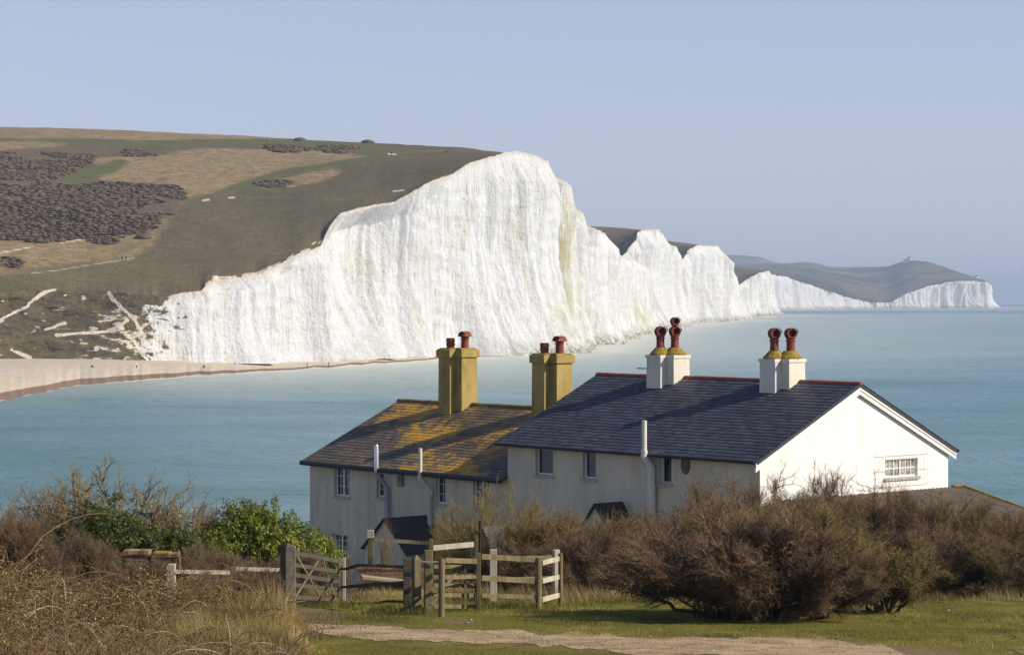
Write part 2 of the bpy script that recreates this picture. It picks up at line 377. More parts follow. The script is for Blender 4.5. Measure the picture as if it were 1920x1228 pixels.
tan = reg([(-400, 225), (520, 225), (540, 262), (380, 262), (200, 262), (0, 256), (-400, 250)], [(-400, 270), (0, 268), (140, 266), (110, 276), (0, 284), (-400, 288)],
          [(170, 300), (240, 294), (330, 283), (500, 279), (640, 287), (700, 293), (640, 308), (530, 326), (440, 352), (400, 366), (345, 375), (330, 400), (305, 430), (290, 460), (250, 482), (140, 492), (0, 512), (-400, 540), (-400, 440), (0, 440), (270, 440), (330, 390), (250, 345), (180, 330)],
          [(470, 358), (560, 325), (655, 316), (610, 338), (540, 352)])
green = reg([(-400, 252), (0, 257), (250, 262), (520, 258), (700, 268), (700, 290), (500, 277), (330, 277), (200, 276), (0, 266)], [(60, 330), (130, 322), (225, 300), (245, 308), (150, 345), (70, 350)], [(395, 366), (480, 335), (560, 312), (700, 290), (760, 300), (620, 312), (500, 345), (430, 370)])*.9
SCR = [[(-400, 290), (60, 288), (120, 292), (180, 294), (150, 312), (110, 335), (40, 330), (-400, 345)], [(-400, 335), (30, 335), (90, 347), (180, 345), (250, 341), (335, 355), (345, 370), (330, 395), (300, 405), (285, 430), (200, 440), (100, 447), (-400, 455)],
       [(240, 281), (300, 283), (305, 292), (240, 294)], [(500, 270), (560, 272), (590, 280), (540, 284), (515, 282)], [(600, 274), (650, 276), (690, 282), (640, 289), (605, 287)], [(0, 485), (50, 490), (40, 503), (0, 505)], [(170, 442), (225, 446), (215, 458), (180, 454)], [(480, 348), (500, 344), (545, 340), (540, 350), (500, 356)]]
dark = reg(*SCR)
# chalk scrapes and paths
ch = np.zeros(PX.shape)
def scrape(pts, w):
    global ch
    for (a, b), (c2, d2) in zip(pts[:-1], pts[1:]):
        vx, vy = c2-a, d2-b; t = np.clip(((PX-a)*vx+(PY-b)*vy*4)/(vx*vx+vy*vy*4), 0, 1)
        dd = np.hypot(PX-a-t*vx, (PY-b-t*vy)*1.6); ch = np.maximum(ch, np.clip(1.15-dd/w, 0, 1))
scrape([(381, 376), (391, 375)], 4.5); scrape([(430, 371), (438, 371)], 3.4); scrape([(400, 519), (430, 521)], 5); scrape([(738, 359), (757, 357)], 3.6); scrape([(728, 289), (742, 290)], 3)
scrape([(0, 474), (62, 463)], 3.5); scrape([(115, 455), (160, 448)], 4); scrape([(585, 457), (612, 452)], 4)
p0_ = ch.copy(); scrape([(60, 512), (100, 508), (200, 492), (250, 484)], 7); ch = np.where(ch > p0_, p0_+(ch-p0_)*.55, ch); p1_ = ch.copy(); scrape([(430, 371), (560, 370), (650, 376)], 6); ch = np.where(ch > p1_, p1_+(ch-p1_)*.42, ch)
ch = np.maximum(ch, .75*(np.arange(gx.shape[0])[:, None] < 2)*(PX > 380)*(fbm(PX/14, PX*0, 3) > .45))
land('down_hill', g, {'wood': 0*tan.ravel(), 'tan': tan.ravel(), 'green': green.ravel(), 'dark': dark.ravel(), 'chalk': ch.ravel()})
HILL = (gx[:150], gY[:150], gz[:150], PX[:150], PY[:150])
def on_hill(px, py):
    d = np.hypot(HILL[3]-px, HILL[4]-py); i = np.unravel_index(np.argmin(d), d.shape)
    return Vector((HILL[0][i], HILL[1][i], HILL[2][i]))
def plain(g, dk=.0):
    z = np.zeros(g[0].size); gxx, gyy = g[0].ravel(), g[1].ravel()
    return {'wood': z, 'tan': z, 'green': z, 'dark': np.clip((fbm(gxx/60, gyy/90, 4)-.5)*5+dk, 0, 1), 'chalk': z}
topB = [(1050, 388), (1076, 389), (1092, 396), (1097, 410), (1091, 419), (1105, 424), (1125, 432), (1137, 442), (1140, 463), (1160, 478), (1190, 486), (1232, 510)]
backB = [(1050, 1052, 430, 1200), (1090, 1085, 470, 1300), (1137, 1120, 500, 1500), (1232, 1180, 520, 1900)]
g = cliff('chalk_cliff_valley', footB, topB, None, .6, None, 90, 1.1, .12, None, [(1185, 590, 12, 40, .7), (1100, 470, 8, 40, .3)], 3, backB, 12)
land('downland', g, plain(g))
topC = [(1150, 505), (1168, 476), (1182, 462), (1192, 450), (1193, 437), (1201, 431), (1235, 430), (1243, 440), (1247, 454), (1270, 463), (1276, 480), (1290, 500), (1296, 540)]
backC = [(1150, 1080, 432, 2100), (1168, 1105, 425, 2100), (1182, 1125, 425, 2120), (1192, 1160, 427, 2150), (1201, 1192, 430, 2200), (1235, 1215, 436, 2250), (1296, 1240, 470, 2500)]
g = cliff('chalk_cliff_second', footC, topC, None, .5, None, 80, 1.3, .10, None, [(1215, 590, 10, 30, .5)], 5, backC, 25)
land('downland', g, plain(g, .3))
topD = [(1258, 515), (1275, 490), (1285, 476), (1295, 467), (1305, 459), (1345, 462), (1352, 474), (1371, 488), (1375, 500), (1379, 560)]
backD = [(1258, 1225, 454, 2700), (1275, 1240, 451, 2700), (1285, 1260, 453, 2700), (1295, 1280, 455, 2700), (1305, 1303, 458, 2750), (1345, 1325, 466, 2800), (1379, 1350, 480, 2900)]
g = cliff('chalk_cliff_third', footD, topD, None, .4, None, 70, 1.5, .10, None, [], 8, backD, 25)
land('downland', g, plain(g, .2))
topE = [(1362, 552), (1373, 545), (1385, 534), (1400, 524), (1420, 513), (1441, 507), (1445, 514), (1449, 540), (1453, 575)]
backE = [(1362, 1335, 502, 3500), (1373, 1350, 500, 3500), (1400, 1385, 503, 3500), (1420, 1410, 505, 3500), (1441, 1438, 507, 3500), (1453, 1440, 530, 3600)]
g = cliff('chalk_cliff_fourth', footE, topE, None, .4, None, 50, 1.5, .10, None, [], 12, backE, 20)
land('downland', g, plain(g, .2))
topF = [(1425, 510), (1446, 514), (1475, 520), (1530, 538), (1575, 553), (1610, 563), (1632, 567), (1655, 568), (1672, 565), (1700, 551), (1740, 537), (1780, 529), (1820, 526), (1853, 530), (1857, 532), (1860, 560)]
backF = [(1425, 1340, 495, 7800), (1475, 1475, 494, 7800), (1510, 1510, 491, 7800), (1535, 1535, 494, 7700), (1552, 1552, 500, 7600), (1600, 1600, 501, 7500), (1665, 1665, 500, 7200), (1690, 1690, 491, 7000), (1712, 1712, 488, 6900), (1740, 1740, 491, 6800),
         (1770, 1768, 499, 6700), (1795, 1790, 508, 6600), (1830, 1825, 519, 6400), (1856, 1850, 526, 6300), (1860, 1853, 530, 6300)]
g = cliff('chalk_cliff_far', footF, topF, None, .7, None, 40, 2.0, .12, None, [], 15, backF, 60)
d = plain(g, .5)
d['wood'] = np.clip((fbm(g[0].ravel()/110, g[1].ravel()/150, 5)-.42)*9, 0, 1); d['tan'] = np.clip((fbm(g[0].ravel()/120+9, g[1].ravel()/220, 4)-.60)*8, 0, .6)
land('downland', g, d)
# far pale hill
pxs = np.linspace(1280, 1600, 120); rows = 14
tp = np.interp(pxs, [1280, 1363, 1395, 1425, 1450, 1480, 1600], [480, 478, 479, 482, 491, 497, 508])
t = np.linspace(0, 1, rows)[:, None]; YF = 9000+1200*t
zt = H-(tp-HY)/F*10200; Z = (zt+60)*t-60+(fbm(pxs/30+0*t, t*6+0*pxs, 4)-.5)*20*np.sin(t*math.pi); Xf = (pxs-CX)/F*YF
Vf = np.stack([Xf, YF+0*Xf, Z], -1); Vf = np.concatenate([Vf, (Vf[-1]+np.array([0, 900, -60]))[None]], 0)
z0 = np.zeros(Vf.shape[0]*Vf.shape[1])
tag(npmesh('far_hill', Vf.reshape(-1, 3), gridf(*Vf.shape[:2]), DOWNS, smooth=True, attrs={'wood': z0, 'tan': z0, 'green': z0, 'dark': z0+.25, 'chalk': z0}), kind='structure')

# ------------------------------------------------------------------ beach
wl_ = [(-350, 860), (-150, 790), (0, 752), (70, 737), (150, 722), (300, 710), (400, 703), (520, 695), (610, 689), (700, 682), (780, 677), (850, 671), (905, 667), (960, 666)]
px = np.arange(-350, 960, 2.0)
py = interp(px, wl_)+(fbm(px/22, px*0, 3)-.5)*3
Yw = F*H/(py-HY); Yk = interp(px, footA)+14; zk = np.maximum(H-(interp(px, footpyA)-HY)/F*interp(px, footA), .5)+.5
rows = 50; t = np.linspace(0, 1, rows)[:, None]
Yw = np.minimum(Yw, Yk-16)
YB = (Yw-30)+(Yk-Yw+30)*t
u = np.clip((YB-Yw)/(Yk-Yw), -1, 1)
ZB = np.where(u < 0, (YB-Yw)*.045, zk*(1-(1-np.clip(u, 0, 1))**2.2))
ZB += (fbm(YB/6, px/40+0*YB, 3)-.5)*.25*np.clip(u*3, 0, 1)
XB = (px-CX)/F*YB
k = M('shingle', .95, .1)
f = k.noise(.5, 9, (1, 1, 1), .75); m = k.noise(.03, 5, (1, 3, 1))
c = k.ramp(f, [(.3, (.40, .345, .265)), (.6, (.60, .53, .42))]); c = k.mix(k.fr(m, .5, .7), c, (.58, .47, .31))
c = k.mix(k.fr(k.math('ADD', k.attr('wet'), k.math('MULTIPLY', k.math('SUBTRACT', f, .5), .5)), .45, .6), c, (.215, .145, .10))
c = k.mix(k.fr(k.math('ADD', k.attr('foam'), k.math('MULTIPLY', k.math('SUBTRACT', f, .5), .8)), .4, .6), c, (.75, .77, .74))
k.col(c); k.bump(f, .5, .5)
wet = np.clip(1.25-np.abs((YB-Yw)-6)/np.clip(.09*(Yk-Yw), 5, 17), 0, 1)
foam = np.clip(1-np.abs(YB-Yw+1)/2.5, 0, 1)*.8
tag(npmesh('beach', np.stack([XB, YB, ZB], -1).reshape(-1, 3), gridf(*ZB.shape), k.m, smooth=True, attrs={'wet': wet.ravel(), 'foam': foam.ravel()}), kind='structure')
BEACH = (XB, YB, ZB, CX+XB*F/YB, HY-(ZB-H)*F/YB)
def on_beach(px, py):
    d = np.hypot(BEACH[3]-px, BEACH[4]-py); i = np.unravel_index(np.argmin(d), d.shape)
    return Vector((BEACH[0][i], BEACH[1][i], BEACH[2][i]))

# ------------------------------------------------------------------ scrub on the downs (uncountable): low bushes seen as one mass
def ico(sub=2):
    import bmesh
    bm = bmesh.new(); bmesh.ops.create_icosphere(bm, subdivisions=sub, radius=1)
    v = np.array([q.co[:] for q in bm.verts]); f = np.array([[q.index for q in p.verts] for p in bm.faces]); bm.free(); return v, f
iv, if_ = ico(2)
def lumps(name, pts, rad, mat):
    iv, if_ = ico(1)
    n = len(pts); pts = np.array(pts); rad = np.array(rad)
    V = np.repeat(iv[None], n, 0)
    ns = 1+.9*(vnoise(V[..., 0]*2.3+np.arange(n)[:, None]*3.1, V[..., 2]*2.3+V[..., 1]*2.1)-.5)+.8*(rng.random(V.shape[:2])-.5)
    V = V*ns[..., None]*rad[:, None, None]*np.array([1.5, 1.3, .50])+pts[:, None]
    Fc = if_[None]+(np.arange(n)*len(iv))[:, None, None]
    return npmesh(name, V.reshape(-1, 3), Fc.reshape(-1, 3), mat, smooth=True, attrs={'rnd': np.repeat(np.clip(rng.normal(.45, .2, n)+(fbm(pts[:, 0]/14, pts[:, 1]/14, 3)-.5)*1.2, 0, 1), len(iv))})
k = M('scrub_bushes', .95, .05)
c = k.ramp(k.attr('rnd'), [(0, (.060, .044, .030)), (.4, (.165, .115, .072)), (.75, (.135, .105, .055)), (1, (.095, .092, .040))])
c = k.mix(.5, c, k.ramp(k.noise(1.3, 6), [(.35, (.06, .048, .032)), (.7, (.25, .18, .12))])); k.col(c); k.bump(k.noise(2.5, 6), .8, .6)
SCRUB = k.m
pts, rad = [], []
hx, hY, hz, hpx, hpy = HILL
cand = np.argwhere((dark[:150] > .42+.3*(fbm(hx/7, hY/7, 2)-.5)) & (fbm(hx/18+7, hY/18, 3) > .31))
for i in rng.permutation(len(cand))[:28000]:
    a, b = cand[i]; r = .3+.7*random.random()**2
    pts.append((hx[a, b]+random.uniform(-2, 2), hY[a, b]+random.uniform(-2, 2), hz[a, b]+r*.1)); rad.append(r)
tag(lumps('scrub', pts, rad, SCRUB), 'purple-brown leafless scrub covering the left of the hillside above the beach', 'scrub', kind='stuff')
for sp, lab in (((562, 264), 'small dark bush alone on the skyline of the down'), ((268, 447), 'single dark green bush at the lower right edge of the hillside scrub'), ((690, 268), 'small dark bush at the skyline left of the cliff top')):
    c0 = on_hill(*sp); V = iv*np.array([2.9, 2, 1.2])*(1+.4*(rng.random(len(iv))-.5))[:, None]
    o = npmesh('bush', V, if_, SCRUB, attrs={'rnd': np.full(len(V), .9)}); o.location = c0+Vector((0, 0, .3)); tag(o, lab, 'bush')
# ------------------------------------------------------------------ near ground
ZG = [(-40, 21.5), (0, 19.9), (20, 18.0), (38, 15.95), (47, 15.43), (55, 14.84), (60, 14.0), (66, 12.6), (74, 11.1), (90, 10.4), (100, 10.2), (112, 8.5), (130, 3.0), (150, -3), (170, -6)]
def zg(x, y):
    x = np.asarray(x, float); y = np.asarray(y, float)
    z = np.interp(y, [p[0] for p in ZG], [p[1] for p in ZG])
    # to the left the bank falls away sooner, down to the beach
    k = np.clip((-x-9)/14, 0, 1)*np.clip((y-46)/16, 0, 1)
    z = z-k*(1.5+np.clip(y-55, 0, 60)*.16)
    near = np.clip((y-30)/8, 0, 1)*np.clip((62-y)/5, 0, 1)
    return z+((fbm(x/4.0+40, y/4.0+40, 3)-.5)*.16+(fbm(x/.9, y/.9, 2)-.5)*.035)*near
def base(px, py):
    """point of the near ground seen at this place of the photograph"""
    a, b = 30.0, 60.0
    for _ in range(40):
        m = (a+b)/2; q = HY+F*(H-float(zg((px-CX)/F*m, m)))/m
        if q > py: a = m
        else: b = m
    return Vector(((px-CX)/F*a, a, float(zg((px-CX)/F*a, a))))
ys = np.unique(np.concatenate([np.linspace(-40, 34, 40), np.linspace(34, 60, 230), np.linspace(60, 170, 90)]))
xs = np.unique(np.concatenate([np.linspace(-90, -13, 40), np.linspace(-13, 15, 240), np.linspace(15, 90, 40)]))
Yg, Xg = np.meshgrid(ys, xs, indexing='ij'); Zg = zg(Xg, Yg)
k = M('lawn', .95, .05)
f = k.noise(14, 8, (1, 1, 1), .75); m = k.noise(.55, 6, (1, 1.6, 1), .6, .4); f2 = k.noise(3, 6, (1, 1, 1), .7)
c = k.ramp(m, [(.36, (.18, .14, .038)), (.5, (.165, .165, .026)), (.66, (.27, .215, .07))])
c = k.mix(k.math('MULTIPLY', k.fr(f2, .52, .68), .6), c, (.165, .125, .060))
c = k.mix(k.math('MULTIPLY', k.fr(f, .5, .7), .6), c, (.035, .045, .012))
c = k.mix(k.fr(k.math('ADD', k.attr('earth'), k.math('MULTIPLY', k.math('SUBTRACT', f2, .5), 1.1)), .45, .62), c, k.ramp(f, [(.3, (.10, .070, .040)), (.7, (.32, .235, .145))]))
k.col(c); k.bump(k.math('ADD', f, f2), .8, .05)
GPX = CX+Xg*F/np.clip(Yg, 1, None); GPY = HY+F*(H-Zg)/np.clip(Yg, 1, None)
PATH = [(540, 1172, 9), (600, 1178, 10), (680, 1184, 12), (760, 1187, 12), (850, 1191, 13), (980, 1197, 15), (1100, 1203, 17), (1250, 1210, 22), (1400, 1213, 26), (1560, 1217, 26), (1700, 1228, 20)]
pc = np.interp(GPX, [p[0] for p in PATH], [p[1] for p in PATH]); pw = np.interp(GPX, [p[0] for p in PATH], [p[2] for p in PATH])
earth = np.clip(1.5-np.abs(GPY-pc)/(pw+6), 0, 1)*.62*(GPX > 500)*(GPX < 1800)
earth = np.maximum(earth, np.clip(1.2-np.hypot((GPX-590)/80, (GPY-1155)/25), 0, .8))
earth = np.maximum(earth, np.clip(1.1-np.hypot((GPX-860)/60, (GPY-1163)/9), 0, .6))
earth = np.maximum(earth, ((Yg > 57)*.0))
earth = np.maximum(earth, (GPX < 555)*(Yg > 30)*.75)
tag(npmesh('ground', np.stack([Xg, Yg, Zg], -1).reshape(-1, 3), gridf(*Yg.shape), k.m, smooth=True, attrs={'earth': earth.ravel()}), kind='structure')
# gravel path: a sheet a few millimetres above the ground, with a ragged edge
P3 = [base(p[0], p[1]) for p in PATH]; PW = [abs(base(p[0], p[1]-p[2]).y-base(p[0], p[1]+p[2]).y)/2 for p in PATH]
xs_ = np.linspace(P3[0].x-3.0, P3[-1].x, 420)
yc = np.interp(xs_, [p.x for p in P3], [p.y for p in P3]); hw = np.interp(xs_, [p.x for p in P3], PW)
e1 = yc-hw*(.72+1.5*(fbm(xs_*1.7, xs_*0, 6)-.38)); e2 = yc+hw*(.72+1.5*(fbm(xs_*1.7+50, xs_*0+9, 6)-.38))
t = np.linspace(0, 1, 22)[:, None]; YP = e1+(e2-e1)*t; XP = xs_+0*YP
# follows the very mesh of the ground (bilinear), 6 mm above it
def gmesh(x, y):
    i = np.clip(np.searchsorted(ys, y)-1, 0, len(ys)-2); j = np.clip(np.searchsorted(xs, x)-1, 0, len(xs)-2)
    a = (y-ys[i])/(ys[i+1]-ys[i]); b = (x-xs[j])/(xs[j+1]-xs[j])
    return (Zg[i, j]*(1-b)+Zg[i, j+1]*b)*(1-a)+(Zg[i+1, j]*(1-b)+Zg[i+1, j+1]*b)*a
k = M('gravel', .95, .1)
f = k.noise(25, 8, (1, 1, 1), .8); f2 = k.noise(2.2, 7, (.6, 1, 1), .7, .3)
vo = k.n.new('ShaderNodeTexVoronoi'); vo.inputs['Scale'].default_value = 28; k.l.new(k.co(), vo.inputs[0])
c = k.ramp(f2, [(.34, (.18, .12, .055)), (.46, (.44, .31, .17)), (.62, (.66, .49, .29))])
c = k.mix(.35, c, k.ramp(vo.outputs['Color'], [(.2, (.10, .07, .045)), (.6, (.40, .29, .18)), (.95, (.66, .54, .40))]))
k.col(c); k.bump(k.math('ADD', f, vo.outputs['Distance']), .8, .03)
tag(npmesh('path', np.stack([XP, YP, gmesh(XP, YP)+.008], -1).reshape(-1, 3), gridf(*YP.shape), k.m, smooth=True), kind='structure')
# loose stones
st = []
for i in range(300):
    q = random.random()
    if q < .8: x = random.uniform(xs_[0], xs_[-1]); y = float(np.interp(x, xs_, yc))+random.gauss(0, 1)*float(np.interp(x, xs_, hw))*.8
    else: x = random.uniform(-3, 10); y = random.uniform(38, 52)
    st.append((x, y))
st = np.array(st); sz = gmesh(st[:, 0], st[:, 1])
i0, f0 = ico(1); r = rng.uniform(.007, .022, len(st)); r[:8] = rng.uniform(.03, .045, 8)
Vs = i0[None]*(1+.5*(rng.random((len(st), len(i0), 1))-.5))*r[:, None, None]*np.array([1.2, 1, .7])+np.stack([st[:, 0], st[:, 1], sz+.012], 1)[:, None]
tag(npmesh('pebbles', Vs.reshape(-1, 3), (f0[None]+(np.arange(len(st))*len(i0))[:, None, None]).reshape(-1, 3),
    twigmat('flint', (.16, .13, .10), (.30, .25, .19), (.52, .46, .38)), attrs={'rnd': np.repeat(rng.random(len(st)), len(i0))}),
    'loose pale flint pebbles scattered over the gravel path', 'pebbles', kind='stuff')

# ------------------------------------------------------------------ the two cottages
dv = Vector((.646, -.763, 0)).normalized(); bv = Vector((.763, .646, 0)).normalized(); RZ = math.atan2(dv.y, dv.x)
AY = 75.0; A = Vector(((1425-CX)/F*AY, AY, 10.4)); GZ = 10.4
def front(px, py, v=0):       # photo place -> (local x, z) on the plane v metres behind the front wall
    k = (px-CX)/F; ax, ay = A.x+bv.x*v, A.y+bv.y*v
    lx = (k*ay-ax)/(dv.x-k*dv.y); Y = ay+lx*dv.y
    return lx, H-(py-HY)/F*Y-GZ
def side(px, py, lx=0):       # photo place -> (v, z) on the plane of the gable
    k = (px-CX)/F; ax, ay = A.x+dv.x*lx, A.y+dv.y*lx
    v = (k*ay-ax)/(bv.x-k*bv.y); Y = ay+v*bv.y
    return v, H-(py-HY)/F*Y-GZ
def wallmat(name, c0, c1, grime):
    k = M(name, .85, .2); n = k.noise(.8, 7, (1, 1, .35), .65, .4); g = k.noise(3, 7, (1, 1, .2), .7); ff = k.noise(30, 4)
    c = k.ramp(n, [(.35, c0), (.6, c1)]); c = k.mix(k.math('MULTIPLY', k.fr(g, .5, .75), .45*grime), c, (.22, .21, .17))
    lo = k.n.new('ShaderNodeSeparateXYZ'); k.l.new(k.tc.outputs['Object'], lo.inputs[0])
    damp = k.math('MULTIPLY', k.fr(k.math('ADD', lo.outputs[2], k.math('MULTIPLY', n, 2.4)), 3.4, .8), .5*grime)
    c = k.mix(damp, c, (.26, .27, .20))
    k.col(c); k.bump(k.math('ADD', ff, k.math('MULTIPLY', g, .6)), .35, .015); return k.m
WALLR = wallmat('shade_toned_render', (.53, .50, .38), (.64, .60, .465), .5)  # front wall of the same render, its shade put into a darker colour
GABLE = wallmat('sunlit_white_render', (.77, .78, .73), (.84, .85, .80), .10)  # gable end of that render, its sunlight put into the lighter colour
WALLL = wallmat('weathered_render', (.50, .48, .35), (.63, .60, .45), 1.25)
WHITE = simple('white_paint', (.74, .74, .72), (.84, .84, .82), 8, .5, .15, .004)
DARK = simple('black_plastic', (.014, .014, .02), (.03, .03, .04), 8, .45)
SILL = simple('stone_sill', (.34, .33, .27), (.48, .46, .39), 9, .9)
k = M('window_glass', .08, .5); k.col(k.mix(k.fr(k.noise(1.6, 3), .4, .65), (.012, .018, .02), (.045, .05, .05))); GLASS = k.m
k = M('bright_glass', .1, .5); k.col(k.mix(k.fr(k.noise(5, 4), .4, .6), (.16, .17, .16), (.45, .45, .42))); GLASS2 = k.m
STEEL = M('steel_flue', .3, .6); STEEL.col((.62, .62, .62)); STEEL.b.inputs['Metallic'].default_value = .75; STEEL = STEEL.m
CREAMPIPE = simple('cream_pipe', (.50, .48, .40), (.68, .66, .56), 5, .6)
GREYPIPE = simple('grey_pipe', (.26, .27, .29), (.36, .37, .38), 5, .55)
def slatemat(name, c0, c1, c2, lichen=0):
    k = M(name, .55, .35)
    c = k.ramp(k.attr('rnd'), [(0, c0), (.5, c1), (1, c2)]); n = k.noise(7, 7, (1, 1, 1), .7)
    c = k.mix(k.math('MULTIPLY', k.fr(n, .4, .7), .35), c, (.11, .11, .11))
    if lichen:
        big = k.noise(.30, 5, (1, 1.1, 1), .6, .3); fine = k.noise(3.0, 9, (1, 1, 1), .78)
        a = k.math('ADD', k.math('MULTIPLY', k.math('SUBTRACT', big, .5), 2.2), k.math('ADD', k.math('MULTIPLY', k.math('SUBTRACT', fine, .5), 1.9), k.attr('lich')))
        c = k.mix(k.math('MULTIPLY', k.fr(a, .30, .62), .55), c, (.22, .155, .055))
        c = k.mix(k.math('MULTIPLY', k.fr(a, .50, .84), .92), c, (.64, .34, .015))
        c = k.mix(k.math('MULTIPLY', k.fr(k.noise(1.2, 6), .55, .7), .35), c, (.10, .095, .055))
    k.col(c); k.bump(n, .4, .006); return k.m
SLATER = slatemat('blue_slate', (.030, .032, .045), (.042, .046, .064), (.066, .072, .095))
SLATEL = slatemat('lichened_slate', (.062, .050, .038), (.100, .080, .058), (.145, .118, .085), 1)
TERRA = simple('terracotta', (.12, .032, .020), (.29, .075, .042), 6, .7)
MOSSRIDGE = simple('mossy_ridge_tile', (.09, .07, .035), (.28, .19, .05), 4, .95)
REDRIDGE = simple('red_ridge_tile', (.24, .06, .04), (.40, .115, .07), 4, .85)
MOSSCAP = simple('lichen_mortar', (.12, .10, .03), (.42, .28, .03), 7, .95, .8, .03)
OCHRE = None
k = M('lichen_render', .9, .1); n = k.noise(1.7, 8, (1, 1, .45), .7, .3); f = k.noise(14, 6)
c = k.ramp(n, [(.30, (.20, .17, .06)), (.5, (.36, .27, .085)), (.7, (.46, .35, .15))]); c = k.mix(k.math('MULTIPLY', k.fr(f, .5, .7), .3), c, (.30, .30, .24)); k.col(c); k.bump(f, .4, .02); OCHRE = k.m

def slate_roof(name, x0, x1, e, r, mat, parent, th=.012, ex=.20, wd=.28, lich=None, skip=None):
    """rows of single slates from the eaves e=(y,z) to the ridge r=(y,z)"""
    e, r = np.array(e), np.array(r); L = np.linalg.norm(r-e); t = (r-e)/L; nrm = np.array([-t[1], t[0]])*(1 if t[0] > 0 else -1)
    m = MB(); att = []
    # boarding under the slates, a hand's breadth thick
    a, b = e-nrm*.10, r-nrm*.10; e2, r2 = e-nrm*.012, r-nrm*.012
    m.add([(x0+.02, *a), (x1-.02, *a), (x1-.02, *b), (x0+.02, *b), (x0+.02, *e2), (x1-.02, *e2), (x1-.02, *r2), (x0+.02, *r2)],
          [(0, 1, 2, 3), (7, 6, 5, 4), (4, 5, 1, 0), (6, 7, 3, 2), (5, 6, 2, 1), (7, 4, 0, 3)], .2)
    rows = int(L/ex)+1
    for j in range(rows):
        s0 = j*ex; s1 = min(s0+ex+.05, L); x = x0-(wd/2 if j % 2 else 0)
        while x < x1:
            xa, xb = max(x, x0)+.003, min(x+wd, x1)-.003; x += wd
            if xb-xa < .03: continue
            lift = .014+random.uniform(0, .006); so_ = random.uniform(-.008, .008)
            p = [e+t*(s0+so_)+nrm*(lift), e+t*s1+nrm*.001]; q = [p[0]-nrm*th, p[1]-nrm*th*.8]
            m.add([(xa, *q[0]), (xb, *q[0]), (xb, *q[1]), (xa, *q[1]), (xa, *p[0]), (xb, *p[0]), (xb, *p[1]), (xa, *p[1])],
                  [(4, 5, 6, 7), (0, 1, 5, 4), (1, 2, 6, 5), (3, 0, 4, 7)], random.random())
    o = m.build(name, mat, parent)
    if lich:
        V = np.array(m.v); at = o.data.attributes.new('lich', 'FLOAT', 'POINT'); at.data.foreach_set('value', lich(V).astype(np.float32))
    return o
def ridge(x0, x1, y, z, mat, parent, r=.10):
    m = MB(); x = x0
    while x < x1-.05:
        xe = min(x+.45, x1); n = 8; rr = r*random.uniform(.96, 1.06); vs = []
        for xx, q in ((x, rr), (xe, rr*.93)):
            for k in range(n+1):
                t = math.pi*k/n; vs.append((xx, y+q*1.15*math.cos(t), z-.05+q*math.sin(t)))
        m.add(vs, [(k, k+1, n+2+k, n+1+k) for k in range(n)]+[tuple(range(n, -1, -1)), tuple(range(n+1, 2*n+2))], random.random()); x = xe+.006
    return m.build('ridge_tiles', mat, parent, True)
def wall_holes(x0, x1, z0, z1, holes, depth=.17, tr=lambda x, y, z: (x, y, z)):
    xs = sorted({x0, x1}|{h[0] for h in holes}|{h[1] for h in holes}); zs = sorted({z0, z1}|{h[2] for h in holes}|{h[3] for h in holes})
    m = MB()
    for a, b in zip(xs[:-1], xs[1:]):
        for c, d in zip(zs[:-1], zs[1:]):
            if any(h[0] <= a and b <= h[1] and h[2] <= c and d <= h[3] for h in holes): continue
            m.add([tr(a, 0, c), tr(b, 0, c), tr(b, 0, d), tr(a, 0, d)], [(0, 1, 2, 3)])
    for a, b, c, d in holes:
        for p, q in (((a, c), (a, d)), ((a, d), (b, d)), ((b, d), (b, c)), ((b, c), (a, c))):
            m.add([tr(p[0], 0, p[1]), tr(q[0], 0, q[1]), tr(q[0], depth+.04, q[1]), tr(p[0], depth+.04, p[1])], [(0, 1, 2, 3)])
    return m
def window(parent, h, cols, rows, depth=.17, glass=None, tr=lambda x, y, z: (x, y, z), lites=2, sill=True, label=None, bars=.018):
    a, b, c, d = h; y0 = depth-.06
    T = lambda *v: v
    def bx(m, xa, xb, ya, yb, za, zb):
        vs = [tr(x, y, z) for z in (za, zb) for x, y in ((xa, ya), (xb, ya), (xb, yb), (xa, yb))]
        m.add(vs, [(3, 2, 1, 0), (4, 5, 6, 7), (0, 1, 5, 4), (1, 2, 6, 5), (2, 3, 7, 6), (3, 0, 4, 7)])
    f = MB(); w = .055
    bx(f, a+.002, b-.002, y0, depth, c+.002, c+w); bx(f, a+.002, b-.002, y0, depth, d-w, d-.002)
    bx(f, a+.002, a+w, y0, depth, c+w, d-w); bx(f, b-w, b-.002, y0, depth, c+w, d-w)
    for i in range(1, lites): x = a+(b-a)*i/lites; bx(f, x-.035, x+.035, y0-.008, depth, c+w, d-w)
    for i in range(lites):
        xa, xb = a+(b-a)*i/lites+.04, a+(b-a)*(i+1)/lites-.04
        for j in range(1, cols): x = xa+(xb-xa)*j/cols; bx(f, x-bars/2, x+bars/2, y0+.015, depth-.01, c+w, d-w)
        for j in range(1, rows): z = c+(d-c)*j/rows; bx(f, xa, xb, y0+.018, depth-.012, z-bars/2, z+bars/2)
    wn_ = f.build('window', WHITE, parent)
    g = MB(); bx(g, a+.01, b-.01, depth-.022, depth-.014, c+.01, d-.01); g.build('pane', glass or GLASS, wn_)
    if sill: s = MB(); bx(s, a-.07, b+.07, -.07, depth-.062, c-.09, c-.003); s.build('sill', SILL, wn_)
    return wn_
def plan(cx, cy, s=1.0):
    P0 = [(0, -.6), (.73, -.6), (.73, -.3), (1.1, -.3), (1.1, .5), (.35, .5), (.35, .1), (0, .1)]
    return [(cx+.55+(x-.55)*s, cy-.05+(y+.05)*s) for x, y in P0]
